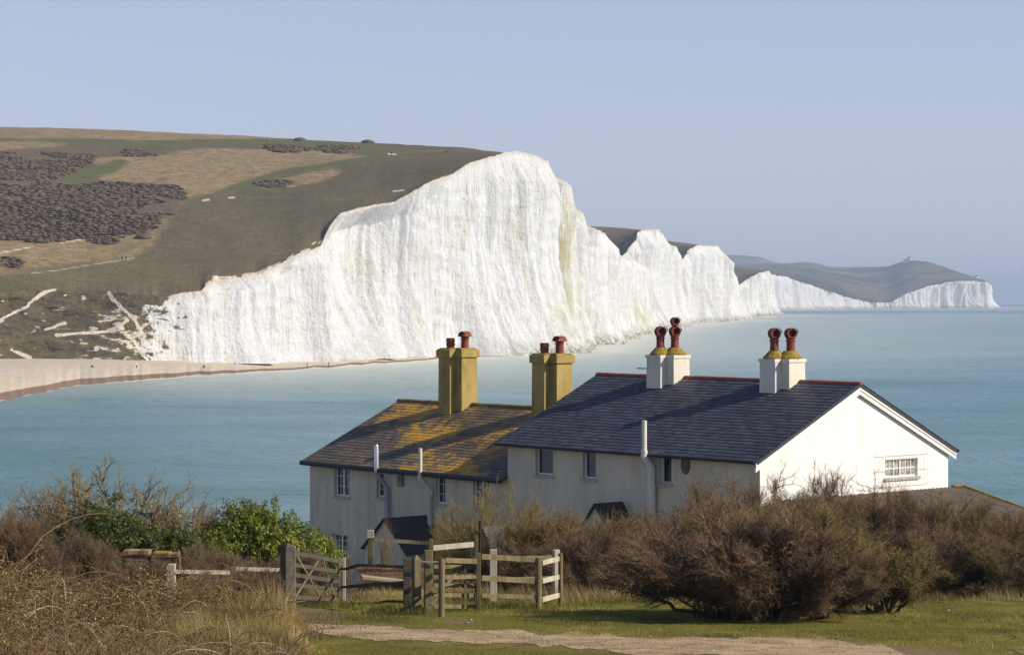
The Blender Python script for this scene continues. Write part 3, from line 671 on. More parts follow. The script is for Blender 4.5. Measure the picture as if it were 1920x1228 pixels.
def grow(poly, d):
    n = len(poly); out = []
    for i in range(n):
        p0, p, p1 = Vector(poly[i-1]), Vector(poly[i]), Vector(poly[(i+1) % n]); a = (p-p0).normalized(); b = (p1-p).normalized()
        na = Vector((a.y, -a.x)); nb = Vector((b.y, -b.x)); q = p+(na+nb)*d; out.append((q.x, q.y))
    return out
def pot(parent, x, y, z, h, kind, r=.135, mat=None):
    m = MB(); mat = mat or TERRA
    pr = [(r*1.25, 0), (r*1.28, .05*h), (r*1.0, .09*h), (r*.92, .72*h), (r*1.12, .75*h), (r*1.12, .79*h), (r*.92, .82*h), (r*.95, .9*h), (r*1.2, .93*h), (r*1.2, h), (r*.8, h), (r*.8, .80*h)]
    if kind == 'ring': pr = [(r*1.2, 0), (r*1.2, .08*h), (r*.95, .12*h), (r*1.0, .35*h), (r*1.15, .38*h), (r*1.15, .45*h), (r, .48*h), (r, .7*h), (r*1.15, .73*h), (r*1.15, .8*h), (r*.95, .83*h), (r*1.1, h), (r*.75, h), (r*.75, .7*h)]
    m.lathe([(a, z+b) for a, b in pr], x, y, 18)
    if kind in ('hood', 'double'):
        # horned cowl: a short pipe lying across the top, both ends open
        def cowl(zc, rr, L):
            d = Vector((.90, -.44, 0)).normalized(); sx = Vector((.44, .90, 0)).normalized(); n = 16
            for ro, fl in ((rr, False), (rr*.72, True)):
                vs = []
                for e, sc_ in ((-L/2, 1.12), (-L/2+.05, 1), (L/2-.05, 1), (L/2, 1.12)):
                    for k in range(n):
                        t = 2*math.pi*k/n; vs.append(Vector((x, y, zc))+d*(-e)+(sx*math.cos(t)+Vector((0, 0, 1))*math.sin(t))*ro*(sc_ if not fl else 1))
                m.add(vs, [(i*n+k, i*n+(k+1) % n, (i+1)*n+(k+1) % n, (i+1)*n+k)[::(1 if not fl else -1)] for i in range(3) for k in range(n)])
                if not fl: o0 = len(m.v)-len(vs)
                else:
                    i0_ = len(m.v)-len(vs)
                    for row in (0, 3):
                        for k in range(n): m.f.append((o0+row*n+k, o0+row*n+(k+1) % n, i0_+row*n+(k+1) % n, i0_+row*n+k))
            bz = [Vector((x, y, zc))+(sx*math.cos(2*math.pi*k/n)+Vector((0, 0, 1))*math.sin(2*math.pi*k/n))*rr*.73-d*(L*.12) for k in range(n)]; m.add(bz, [tuple(range(n))], 0)
            # hood lip over the mouth
            vs = []
            for e in (-L/2-.05, -L/2+.04):
                for k in range(9):
                    t = math.pi*(.0+k/8); vs.append(Vector((x, y, zc+.01))+d*(-e)+(sx*math.cos(t)*1.28+Vector((0, 0, 1))*math.sin(t)*1.25)*rr)
            m.add(vs, [(k, k+1, 10+k, 9+k) for k in range(8)])
        cowl(z+h+r*.75, r*1.06, .32)
        if kind == 'double': 
            m.lathe([(r*.6, z+h+r*1.7), (r*.6, z+h+r*2.0), (r*.95, z+h+r*2.1), (r*.95, z+h+r*2.5)], x, y, 14); cowl(z+h+r*3.1, r*.85, .28)
    if kind == 'curl':
        vs = []
        for e in (-.2, .2):
            for k in range(9):
                t = math.pi*k/8; vs.append((x+math.cos(t)*r*1.5, y+e*.8, z+h-.02+math.sin(t)*r*1.25))
        for e in (-.2, .2):
            for k in range(9):
                t = math.pi*k/8; vs.append((x+math.cos(t)*r*1.3, y+e*.8, z+h-.02+math.sin(t)*r*1.05))
        m.add(vs, [(k, k+1, 10+k, 9+k) for k in range(8)]+[(27+k, 28+k, 19+k, 18+k) for k in range(8)]+[(k, 18+k, 19+k, k+1) for k in range(8)]+[(9+k, 10+k, 28+k, 27+k) for k in range(8)])
    o = m.build('chimney_pot', mat, parent, True)
    b = MB(); b.lathe([(r*.70, z+h-.12), (r*.70, z+h-.10)], x, y, 12); b.build('flue_mouth', DARK, o) if False else None
    return o
def chimney(parent, px, z0, z1, mat, yellow, rz):
    lx, _ = front(px, 700, rz-.85); ox = lx-parent['lx0']; cy = rz-.25
    pl = plan(ox, cy)
    c = MB().prism(pl, z0, z1, .97).build('chimney', mat, parent, bevel=.02)
    if yellow:
        MB().prism(grow(pl, .055), z1-.26, z1+.02).build('cap', mat, c, bevel=.015)
        m = MB(); m.prism(grow(pl, .03), z1+.022, z1+.10, .82); m.build('mortar', MOSSCAP, c)
        pot(c, ox+.35, cy-.25, z1+.06, .42, 'ring', .16); pot(c, ox+.78, cy+.12, z1+.06, .50, 'curl', .16)
    else:
        MB().prism(grow(pl, .015), z1-.10, z1+.01).build('cap', mat, c)
        m = MB()
        for (cx_, cy_, a_) in ((ox+.36, cy-.24, .36), (ox+.72, cy+.12, .39)):
            m.lathe([(a_*1.05, z1+.012), (a_*1.08, z1+.05), (a_*.86, z1+.13), (a_*.5, z1+.27)], cx_, cy_, 20)
        m.build('mortar', MOSSCAP, c)
    m = MB(); zz = z0+.75
    return c, ox, cy
COT = {}
def cottage(name, label, pl, pr, eL, eR, wallm, slatem, holes_px, base_z=0):
    """pl, pr: places of the wall's left and right end in the photograph"""
    pass
# --- right cottage
XL = front(952, 850)[0]; ze = front(1425, 860)[1]; W = side(1783, 860, 0)[0]; W = 9.1; RY = W/2
zr = H-(722-HY)/F*77.9-GZ
R_ = empty('white_cottage', A, RZ, 'white cottage with clean dark blue slate roof, nearer end of the pair above the sea', 'house', 'coastguard cottages'); R_['lx0'] = 0.0
def hole(pxa, pya, pxb, pyb, lx0=0):
    x0, za = front(pxa, pya); x1, zb = front(pxb, pyb); zt = front((pxa+pxb)/2, pya)[1]; zb = front((pxa+pxb)/2, pyb)[1]
    return (x0-lx0, x1-lx0, zb, zt)
hR = [hole(1004, 840, 1037, 890), hole(1093, 843, 1117, 897), hole(1236, 853, 1259, 906)]
wz = ze+.02; pitch = (zr-ze)/(RY); OH = .28; VG = .18
tS = lambda x, y, z: (0-y, x, z)           # gable end (faces local +x)
sv0, sz0 = side(1660, 893); sv1, sz1 = side(1721, 860); szt = side(1690, 860)[1]; szb = side(1690, 894)[1]
hS = (sv0, sv1, szb, szt)
m = wall_holes(XL, 0, 0, wz, hR)
g = wall_holes(0, W, 0, wz, [hS], .14, tS)
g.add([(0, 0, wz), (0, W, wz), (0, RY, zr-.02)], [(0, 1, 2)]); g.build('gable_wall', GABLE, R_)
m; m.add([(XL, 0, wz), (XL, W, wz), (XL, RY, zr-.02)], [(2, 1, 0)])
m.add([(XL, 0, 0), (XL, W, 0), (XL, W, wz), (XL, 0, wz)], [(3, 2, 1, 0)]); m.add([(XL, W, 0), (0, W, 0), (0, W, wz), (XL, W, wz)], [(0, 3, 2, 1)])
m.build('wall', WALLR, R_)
ez_ = ze-OH*pitch+.06
rf = slate_roof('roof', XL-VG-.12, VG, (-OH, ez_), (RY, zr+.06), SLATER, R_)
slate_roof('roof', XL-VG-.12, VG, (W+OH, ez_), (RY, zr+.06), SLATER, R_)
RL = XL-VG-.12
def ch(parent, px, h1, mat, yellow, rz, zrd):
    c, ox, cy = chimney(parent, px, zrd-1.0, h1, mat, yellow, rz); return c, ox, cy
WC = wallmat('white_stack', (.62, .59, .47), (.76, .73, .62), .8)
c1, o1, y1 = ch(R_, 1211, 18.70-GZ+.90, WC, False, RY, zr)
pot(c1, o1+.36, y1-.24, 18.70-GZ+1.06, .56, 'hood', .15); pot(c1, o1+.72, y1+.12, 18.70-GZ+1.06, .56, 'double', .15)
c2, o2, y2 = ch(R_, 1423, 18.6-GZ+.97, WC, False, RY, zr)
pot(c2, o2+.36, y2-.24, 18.6-GZ+1.13, .58, 'hood', .15); pot(c2, o2+.75, y2+.14, 18.6-GZ+1.13, .58, 'hood', .15)
for xa, xb in ((RL, o1+.38), (o1+1.12, o2+.38), (o2+1.12, VG)): ridge(xa, xb, RY, zr+.07, REDRIDGE, rf)
# gutters, barge boards, fascia
MB().tube([(XL-.3, -OH-.05, ez_-.03), (VG-.1, -OH-.05, ez_-.03)], .055, 8).build('gutter', DARK, R_)
MB().tube([(XL-.1, W+OH+.05, ez_-.05), (VG, W+OH+.05, ez_-.05)], .055, 8).build('gutter', DARK, R_)
m = MB()
for s, (ya, yb) in ((1, (-OH-.02, RY)), (-1, (W+OH+.02, RY))):
    za, zb = ez_-.03, zr+.01
    for off, dz, wd_, xx in ((0, 0, .17, VG-.05), (0, -.172, .14, VG-.075)):
        vs = [(xx, ya, za+dz), (xx, yb, zb+dz), (xx, yb, zb+dz-wd_), (xx, ya, za+dz-wd_)]
        vs += [(x-.05 if off else x-.045, y, z) for x, y, z in vs]
        m.add(vs, [(0, 1, 2, 3)[::s], (7, 6, 5, 4)[::s], (0, 4, 5, 1), (3, 2, 6, 7), (0, 3, 7, 4)])
m.build('bargeboard', WHITE, R_)
for h in hR[:2]: window(R_, h, 1, 1, lites=1)
window(R_, hR[2], 1, 1, lites=1)
ws = window(R_, hS, 3, 2, .14, GLASS2, tS, 2, bars=.03)
# security bars proud of the gable window
m = MB(); v0, z0_ = side(1643, 907); v1, z1_ = side(1741, 847); zt_ = side(1690, 848)[1]; zb_ = side(1690, 906)[1]
n = 15
for i in range(n+1):
    v = v0+(v1-v0)*i/n; m.box(.12, .128, v-.004, v+.004, zb_, zt_)
for z in (zb_, (zb_+zt_)/2, zt_-.01): m.box(.118, .13, v0, v1, z-.005, z+.005)
for v in (v0, v1):
    for z in (zb_, zt_-.01): m.box(0, .12, v-.006, v+.006, z-.006, z+.006)
m.build('window_grille', simple('white_bars', (.70, .69, .60), (.78, .77, .7)), R_)
# front bars window, oval plaque, brick patch
m = MB()
for i in range(7): x = hR[2][0]-.30+(i)*.105; m.box(x-.01, x+.01, -.12, -.10, hR[2][2]-.1, hR[2][3]+.12)
for z in (hR[2][2]-.1, hR[2][3]+.1): m.box(hR[2][0]-.32, hR[2][0]+.35, -.123, -.097, z-.012, z+.012)
m.build('window_grille', simple('cream_bars', (.45, .43, .36), (.55, .53, .46)), R_)
ox_, oz_ = front(1286, 872)
m = MB(); vs = []
for yy, sc_ in ((-.0, 1), (-.05, .95)):
    for i in range(20): t = 2*math.pi*i/20; vs.append((ox_+math.cos(t)*.20*sc_, yy, oz_+math.sin(t)*.30*sc_))
m.add(vs, [tuple(range(39, 19, -1))]+[(i, (i+1) % 20, 20+(i+1) % 20, 20+i) for i in range(20)]); m.build('oval_plaque', simple('dull_slate', (.10, .085, .08), (.16, .13, .12)), R_)
# big white vent pipe and black downpipe
fx, fz0 = front(1210, 788, -.35); _, fz1 = front(1210, 850, -.35)
m = MB(); m.tube([(fx, -.40, fz1), (fx, -.40, fz0)], .085, 14); m.tube([(fx, -.40, fz1+.1), (fx, -.40, fz1-.12), (fx+.05, -.22, fz1-.35), (fx+.09, -.16, fz1-.5), (fx+.09, -.16, .3)], [.11, .11, .13, .14, .14], 14)
m.tube([(fx, -.40, fz1-.12), (fx, -.40, fz1-.04)], .12, 14); m.build('flue_pipe', simple('white_pipe', (.58, .57, .50), (.72, .71, .64)), R_, True)
MB().tube([(fx-.22, -OH-.03, ez_-.06), (fx-.18, -.2, ez_-.3), (fx-.13, -.07, ez_-.5), (fx-.13, -.07, .2)], .045, 10).build('downpipe', DARK, R_, True)
# aerial off the left white stack
m = MB(); ax_, az_ = front(1211, 690, RY); m.tube([(o1, y1-.2, az_), (o1-.55, y1-.5, az_+.02)], .012, 6)
for i in range(8): t = i/8; m.tube([(o1-.55*t-.05, y1-.2-.3*t-.05, az_-.03), (o1-.55*t-.05, y1-.2-.3*t+.05, az_+.03)], .01, 5)
m.build('aerial', DARK, R_)
# porch of the right cottage (only its roof shows over the hedge)
pxa, pz = front(1097, 962, -1.2); pxb, _ = front(1196, 962, -.2)
def porch(parent, xa, xb, zb, zt, dep, hip, wallm, mat, doorway=None):
    e = MB(); y0 = -dep
    e.box(xa+.12, xb-.12, y0+.12, 0, 0, zb)
    e.add([(xa+.12, y0+.12, zb), (xb-.12, y0+.12, zb), ((xa+xb)/2, y0+.12, zt-.07)], [(0, 1, 2)])
    pw_ = e.build('porch', wallm, parent)
    r = MB(); xm = (xa+xb)/2
    r.add([(xa, y0, zb-.06), (xm, y0, zt), (xm, 0, zt), (xa, 0, zb-.06), (xa, y0, zb-.12), (xm, y0, zt-.07), (xm, 0, zt-.07), (xa, 0, zb-.12)], [(0, 1, 2, 3), (7, 6, 5, 4), (0, 4, 5, 1), (0, 3, 7, 4)], .3)
    r.add([(xb, y0, zb-.06), (xm, y0, zt), (xm, 0, zt), (xb, 0, zb-.06), (xb, y0, zb-.12), (xm, y0, zt-.07), (xm, 0, zt-.07), (xb, 0, zb-.12)], [(3, 2, 1, 0), (4, 5, 6, 7), (1, 5, 4, 0), (4, 7, 3, 0)], .3)
    r.build('porch_roof', mat, pw_)
    return pw_
DKTILE = simple('dark_tile', (.035, .032, .030), (.085, .075, .06), 9, .85, .6, .02)
zt_p = front(1140, 941, -.6)[1]
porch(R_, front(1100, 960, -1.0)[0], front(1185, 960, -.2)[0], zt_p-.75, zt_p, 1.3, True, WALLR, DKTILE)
# lean-to at the gable end
LT = MB(); zt0 = side(1783, 913)[1]
lx1 = 4.2; dz = .95
m = MB()
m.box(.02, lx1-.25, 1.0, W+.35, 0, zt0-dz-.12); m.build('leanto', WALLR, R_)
m = MB(); ny_ = 44
for i in range(ny_*2):
    ya = .8+(W+.75-.8)*i/(ny_*2); yb = .8+(W+.75-.8)*(i+1)/(ny_*2); za = .025*(i % 2); zb = .025*((i+1) % 2)
    m.add([(.01, ya, zt0+za), (lx1, ya, zt0-dz+za), (lx1, yb, zt0-dz+zb), (.01, yb, zt0+zb), (.01, ya, zt0+za-.05), (lx1, ya, zt0-dz+za-.05), (lx1, yb, zt0-dz+zb-.05), (.01, yb, zt0+zb-.05)],
          [(0, 1, 2, 3), (7, 6, 5, 4), (1, 5, 6, 2), (0, 3, 7, 4)]+([(0, 4, 5, 1)] if i == 0 else [])+([(3, 2, 6, 7)] if i == ny_*2-1 else []))
lr = m.build('leanto_roof', simple('corrugated_sheet', (.075, .058, .045), (.15, .12, .095), 2.2, .9, .5, .02), R_)
m = MB(); m.beam((.03, W+.2, zt0+.045), (.03, W+.74, zt0+.045), .16, .05); m.beam((.05, W+.74, zt0+.03), (lx1, W+.74, zt0-dz+.03), .10, .05); m.build('moss_verge', MOSSCAP, lr)

# --- left cottage
L0 = XL+.0; LX1 = front(581, 868)[0]; LL = LX1-L0
LO = A+dv*L0; L_ = empty('lichened_cottage', (LO.x, LO.y, GZ), RZ, 'grey-white cottage with orange lichen on its slate roof and two tall yellow chimneys', 'house', 'coastguard cottages'); L_['lx0'] = L0
zeL = front(800, 880)[1]-.0; zrL = H-(752-HY)/F*97.4-GZ
pitL = (zrL-zeL)/RY
hL = [hole(627, 874, 655, 930, L0), hole(706, 885, 720, 932, L0), hole(817, 890, 835, 944, L0), hole(887, 896, 917, 952, L0), hole(624, 1001, 652, 1037, L0)]
m = wall_holes(LL, -.003, -1, zeL, hL, .17)
m.add([(LL, 0, -1), (LL, W, -1), (LL, W, zeL), (LL, RY, zrL-.03), (LL, 0, zeL)], [(4, 3, 2, 1, 0)]); m.add([(-.003, W, -1), (LL, W, -1), (LL, W, zeL), (-.003, W, zeL)], [(0, 1, 2, 3)])
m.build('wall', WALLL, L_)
ezL = zeL-OH*pitL+.05
lx_l = lambda V: np.clip(.92-np.abs((V[:, 0]-LL*.52+(V[:, 1])*.25)/5.2)**2*.5, -.3, .6)-.05+.25*(V[:, 1] > 4.4)
slate_roof('roof', LL-.22, -.005, (-OH, ezL), (RY, zrL+.06), SLATEL, L_, th=.014, ex=.22, wd=.30, lich=lx_l)
rfl = slate_roof('roof', LL-.22, -.005, (W+OH, ezL), (RY, zrL+.06), SLATEL, L_, th=.014, ex=.22, wd=.30, lich=lx_l)
c3, o3, y3 = ch(L_, 821, 18.72-GZ+.85, OCHRE, True, RY, zrL)
c4, o4, y4 = ch(L_, 996, 18.66-GZ+.80, OCHRE, True, RY, zrL)
for xa, xb in ((LL-.22, o3+.38), (o3+1.12, o4+.38), (o4+1.12, -.01)): ridge(xa, xb, RY, zrL+.07, MOSSRIDGE, rfl, .12)
MB().tube([(LL-.1, -OH-.06, ezL-.04), (-.01, -OH-.06, ezL-.06)], .10, 8).build('gutter', DARK, L_)
m = MB()
for s, ya in ((1, -OH), (-1, W+OH)):
    vs = [(LL-.20, ya, ezL-.03), (LL-.20, RY, zrL+.02), (LL-.20, RY, zrL-.14), (LL-.20, ya, ezL-.16)]; vs += [(x+.03, y, z) for x, y, z in vs]
    m.add(vs, [(3, 2, 1, 0)[::s], (4, 5, 6, 7)[::s], (0, 1, 5, 4), (3, 7, 6, 2), (0, 4, 7, 3)])
m.build('bargeboard', DARK, L_)
for i, h in enumerate(hL): window(L_, h, (2, 1, 2, 2, 2)[i], 3, lites=(2, 1, 1, 2, 2)[i])
# flues of the left cottage
a0, b0 = front(710, 833, -.3); _, b1 = front(710, 885, -.3); a0 -= L0
st_ = MB().tube([(a0, -.40, b1), (a0, -.40, b0-.1), (a0, -.40, b0)], [.085, .085, .05], 14).build('steel_flue', STEEL, L_, True)
MB().tube([(a0, -.40, b1+.05), (a0, -.40, b1-.1), (a0+.22, -.20, b1-.42), (a0+.30, -.13, b1-.6), (a0+.30, -.13, b1-2.1)], [.105, .10, .095, .09, .09], 12).build('flue_elbow', GREYPIPE, st_, True)
a1, c0_ = front(792, 840, -.3); _, c1_ = front(792, 892, -.3); a1 -= L0
cp = MB().tube([(a1, -.40, c1_), (a1, -.40, c0_)], .075, 14).build('vent_pipe', CREAMPIPE, L_, True)
m = MB().tube([(a1, -.40, c1_+.05), (a1, -.40, c1_-.12), (a1+.14, -.2, c1_-.33), (a1+.2, -.13, c1_-.45), (a1+.2, -.13, .2)], [.10, .10, .09, .085, .085], 12)
m.tube([(a1+.2, -.13, c1_-.8), (a1+.36, -.13, c1_-.6), (a1+.36, -.13, c1_-.3)], .05, 10); m.tube([(a1+.2, -.13, 1.0), (a1+.2, -.13, 1.12)], .105, 12); m.build('vent_pipe_foot', CREAMPIPE, cp, True)
vx, vz = front(753, 899); vx -= L0
m = MB().box(vx-.14, vx+.14, -.13, 0, vz-.24, vz+.24); m.tube([(vx+.02, -.135, vz+.05), (vx+.02, -.20, vz+.05)], .09, 12); m.build('extractor_vent', simple('vent_grey', (.20, .20, .20), (.28, .28, .27)), L_, bevel=.01)
# porch of the left cottage, with gable to the front and a dark doorway
pxl = front(676, 1010, -2.0)[0]-L0; pxr = front(790, 1010, -.3)[0]-L0; zpt = front(703, 967, -1.7)[1]
pw = porch(L_, pxl, pxl+2.7, zpt-1.12, zpt, 2.0, False, WALLL, DKTILE)
xm = pxl+1.35
MB().box(xm-.42, xm+.38, -1.895, -1.87, 0, 1.5).build('door_frame', WHITE, pw)
MB().box(xm-.34, xm+.30, -1.91, -1.896, 0.05, 1.43).build('door', simple('dark_door', (.02, .022, .025), (.04, .04, .04)), pw)

# ------------------------------------------------------------------ old lighthouse on the far head, steps at the gap
p = P(1705, 491, 6920)
lh = empty('lighthouse', p, 0, 'squat round stone lighthouse with lantern on the far headland skyline', 'lighthouse')
LST = simple('old_stone', (.42, .40, .36), (.55, .53, .48), .3)
m = MB(); s = 1.2
m.lathe([(6*s, -6), (5.4*s, 6*s), (5.0*s, 9*s), (5.6*s, 9.2*s), (5.6*s, 9.8*s), (4.6*s, 9.9*s)], 0, 0, 20).build('tower', LST, lh, True)
MB().lathe([(3.0*s, 9.8*s), (3.0*s, 12.5*s), (3.2*s, 12.7*s), (1.5*s, 14*s), (.3, 15*s)], 0, 0, 16).build('lantern', simple('lantern_room', (.25, .27, .3), (.35, .37, .4), .3), lh, True)
MB().box(-14*s, -4*s, -5*s, 5*s, -8, 4.5*s).build('annex', LST, lh); MB().prism([(-14.5*s, -5.5*s), (-4*s, -5.5*s), (-4*s, 5.5*s), (-14.5*s, 5.5*s)], 4.52*s, 6.5*s, .5).build('roof', DKTILE, lh)
for (qx, qy, Yq, w_, lab) in ((1737, 493, 6850, 9, 'tiny white hut right of the lighthouse on the far headland'), (1832, 519, 6400, 8, 'small white house near the right tip of the far headland'), (1608, 551, 6100, 12, 'tiny white house left of the beach steps at the far gap'), (1665, 546, 6150, 14, 'tiny white house right of the beach steps at the far gap')):
    q = P(qx, qy+2, Yq); e = empty('far_house', q, .4, lab, 'house', 'tiny houses on the far headland')
    MB().box(-w_/2, w_/2, -4, 4, -5, 4).build('wall', WHITE, e); MB().prism([(-w_/2-.5, -4.5), (w_/2+.5, -4.5), (w_/2+.5, 4.5), (-w_/2-.5, 4.5)], 4.02, 7, .55).build('roof', DKTILE, e)
q = P(1637, 577, 5500); e = empty('beach_steps', q, 0, 'tall dark steel stairway tower against the low cliff at the far gap', 'stairway')
m = MB()
for x in (-5, 5):
    for y in (-4, 4): m.box(x-.5, x+.5, y-.5, y+.5, 0, 22)
m.build('frame', DARK, e); m = MB()
for i in range(7): m.beam((-5, -4, 3*i), (5, -4, 3*i+3), 3, .4); m.box(-5, 5, -4, 4, 3*i+2.9, 3*i+3.2)
m.build('flight', simple('rusted_steel', (.09, .07, .06), (.14, .11, .09)), e)

# ------------------------------------------------------------------ walkers, seen very small
def figure(name, loc, rz, pose, top, legs, label, group):
    k = M('walker_clothes', .85, .1); sp = k.n.new('ShaderNodeSeparateXYZ'); k.l.new(k.tc.outputs['Object'], sp.inputs[0])
    zc = {'stand': (.88, 1.44, 1.62), 'sit': (.42, .80, .98), 'lie': (-1, -1, -1)}[pose]
    if pose == 'lie': src = k.fr(sp.outputs[0], 0, 1.8); zc = (.9, 1.44, 1.62)
    else: src = k.fr(sp.outputs[2], 0, 1.8)
    k.col(k.ramp(src, [(0, legs), (zc[0]/1.8, top), (zc[1]/1.8, (.45, .28, .20)), (zc[2]/1.8, (.06, .04, .03))], 'CONSTANT'))
    if pose == 'stand':
        J = {'pel': (0, 0, .93, .13), 'wai': (0, 0, 1.1, .13), 'che': (0, 0, 1.32, .17), 'nec': (0, 0, 1.49, .06), 'hea': (0, -.02, 1.62, .10), 'top': (0, 0, 1.72, .08)}
        leg = lambda s: [(s*.10, 0, .86, .10), (s*.11, -.04*s-.02, .48, .07), (s*.12, .16*s, .08, .05), (s*.13, .16*s-.14, .03, .035)]
        arm = lambda s: [(s*.20, 0, 1.42, .06), (s*.26, .03*s, 1.15, .045), (s*.24, -.08, .92, .035), (s*.24, -.10, .82, .03)]
    else:
        J = {'pel': (0, 0, .13, .14), 'wai': (0, .05, .3, .13), 'che': (0, .03, .58, .17), 'nec': (0, -.02, .76, .06), 'hea': (0, -.06, .90, .10), 'top': (0, -.05, 1.0, .08)}
        leg = lambda s: [(s*.11, -.05, .13, .10), (s*.15, -.42, .42, .07), (s*.15, -.72, .08, .05), (s*.15, -.86, .05, .035)]
        arm = lambda s: [(s*.20, 0, .68, .06), (s*.26, -.12, .5, .045), (s*.16, -.32, .42, .035), (s*.12, -.40, .42, .03)]
    V, R, E = [], [], []
    for q in J.values(): V.append(q[:3]); R.append(q[3])
    E += [(i, i+1) for i in range(5)]
    for s in (-1, 1):
        for par, ch_ in ((0, leg(s)), (2, arm(s))):
            pr_ = par
            for q in ch_: V.append(q[:3]); R.append(q[3]); E.append((pr_, len(V)-1)); pr_ = len(V)-1
    if pose == 'lie': V = [(z, x, .16+(-y if abs(y) < .2 else .1)) for x, y, z in [((v[0]), v[1]*0+.0, v[2]*1.9 if v[2] < 1 else v[2]) for v in V]]
    me = bpy.data.meshes.new(name); me.from_pydata(V, E, []); o = bpy.data.objects.new(name, me); C.objects.link(o)
    s = o.modifiers.new('skin', 'SKIN'); 
    if not me.skin_vertices: bpy.context.view_layer.objects.active = o; o.select_set(True); bpy.ops.mesh.customdata_skin_add()
    for i, r in enumerate(R): me.skin_vertices[0].data[i].radius = (r, r); me.skin_vertices[0].data[i].use_root = (i == 0)
    ss = o.modifiers.new('sub', 'SUBSURF'); ss.levels = ss.render_levels = 1
    me.materials.append(k.m); o.location = loc; o.rotation_euler.z = rz
    return tag(o, label, 'person', group)
NAVY, BLK, BLU, WHT, TAN_ = (.03, .035, .06), (.02, .02, .022), (.05, .09, .2), (.7, .7, .68), (.25, .2, .14)
for (qx, qy, pose, rz, top, legs, lab) in (
    (172, 689, 'sit', 2.2, BLK, NAVY, 'person in dark clothes sitting on the shingle, leftmost on the beach'),
    (257, 691, 'stand', 1.2, WHT, BLK, 'person in a white top and dark trousers walking on the beach'),
    (382, 690, 'sit', .4, BLK, BLK, 'person in black sitting low on the shingle, below the start of the white cliff'),
    (440, 686, 'sit', -.3, BLU, WHT, 'person in blue and white sitting at the back of the beach by the cliff foot'),
    (576, 689, 'stand', 1.5, BLK, BLK, 'dark clothed walker on the narrow shingle, left of the two at the cliff foot'),
    (616, 688, 'stand', 1.7, BLK, NAVY, 'dark clothed walker nearest the water, right of the two at the cliff foot')):
    figure('person', on_beach(qx, qy), rz, pose, top, legs, lab, 'people on the beach')
for (qx, qy, pose, rz, top, legs, lab) in (
    (229, 488, 'stand', .3, NAVY, BLK, 'walker in dark jacket on the grass track, left of the pair'),
    (236, 488, 'stand', .5, BLU, BLK, 'walker in blue jacket on the grass track, right of the pair'),
    (500, 268, 'stand', 0, BLK, BLK, 'lone dark walker standing up against the sky on top of the down'),
    (620, 436, 'stand', 1, BLK, NAVY, 'person in dark clothes standing at the crumbling cliff edge'),
    (734, 291, 'stand', .6, NAVY, BLK, 'walker standing beside the white chalk scrape high on the down'),
    (836, 286, 'sit', .6, BLK, BLK, 'person in black sitting on the turf near the cliff top')):
    figure('person', on_hill(qx, qy), rz, pose, top, legs, lab, 'walkers on the down')
# post and wire fences
WOOD_OLD = simple('old_grey_wood', (.20, .18, .14), (.38, .34, .27), 12, .9, .5, .01, (1, 1, .2))
def wirefence(pts, lab, hgt=1.2, wid=.16):
    e = empty('post_and_wire_fence', pts[0], 0, lab, 'fence'); w = MB()
    for p_ in pts: 
        q = p_-pts[0]; MB().box(q.x-wid/2, q.x+wid/2, q.y-wid/2, q.y+wid/2, q.z-.3, q.z+hgt*random.uniform(.9, 1.15)).build('post', WOOD_OLD, e)
    for a, b in zip(pts[:-1], pts[1:]):
        for hh in (.45, .8, 1.1): w.tube([a-pts[0]+Vector((0, 0, hh*hgt/1.2)), b-pts[0]+Vector((0, 0, hh*hgt/1.2))], .012, 4, cap=False)
    w.build('wire', DARK, e)
wirefence([on_hill(x, y) for x, y in ((25, 296), (60, 293), (98, 290), (120, 290), (142, 288), (158, 288), (175, 287), (195, 285), (201, 285), (238, 283), (275, 281), (313, 281))], 'line of thin fence posts across the top of the hillside scrub')
fb = []
for i in range(16):
    q = 5+i*19; j = int(np.argmin(np.abs(BEACH[3][-1]-q))); fb.append(Vector((BEACH[0][-1, j], BEACH[1][-1, j]-3, BEACH[2][-1, j])))
wirefence(fb, 'line of fence posts along the back of the beach below the grassy bank', 1.1, .14)

# ------------------------------------------------------------------ plants: generators
def tubes(PL, RD, rnd, sides=3):
    """PL (n,k,3) polylines, RD (n,k) radii -> verts, quads, rnd per vertex"""
    n, k, _ = PL.shape
    d = PL[:, -1]-PL[:, 0]; d /= np.linalg.norm(d, axis=1, keepdims=True)+1e-9
    ref = np.where(np.abs(d[:, 2:3]) < .8, np.array([[0, 0, 1.]]), np.array([[1., 0, 0]]))
    a = np.cross(d, ref); a /= np.linalg.norm(a, axis=1, keepdims=True)+1e-9; b = np.cross(d, a)
    th = 2*np.pi*np.arange(sides)/sides
    off = a[:, None]*np.cos(th)[None, :, None]+b[:, None]*np.sin(th)[None, :, None]
    V = PL[:, :, None]+off[:, None]*RD[:, :, None, None]
    base_ = (np.arange(n)*k*sides)[:, None, None]; i = np.arange(k-1)[None, :, None]*sides; j = np.arange(sides)[None, None]
    j2 = (j+1) % sides
    Fq = np.stack([base_+i+j, base_+i+j2, base_+i+sides+j2, base_+i+sides+j], -1)
    return V.reshape(-1, 3), Fq.reshape(-1, 4), np.repeat(rnd, k*sides)
def join(parts):
    Vs, Fs, Rs, o = [], [], [], 0
    for v, f, r in parts: Vs.append(v); Fs.append(f+o); Rs.append(r); o += len(v)
    return np.concatenate(Vs), np.concatenate(Fs), np.concatenate(Rs)
def unit(v): return v/(np.linalg.norm(v, axis=-1, keepdims=True)+1e-9)
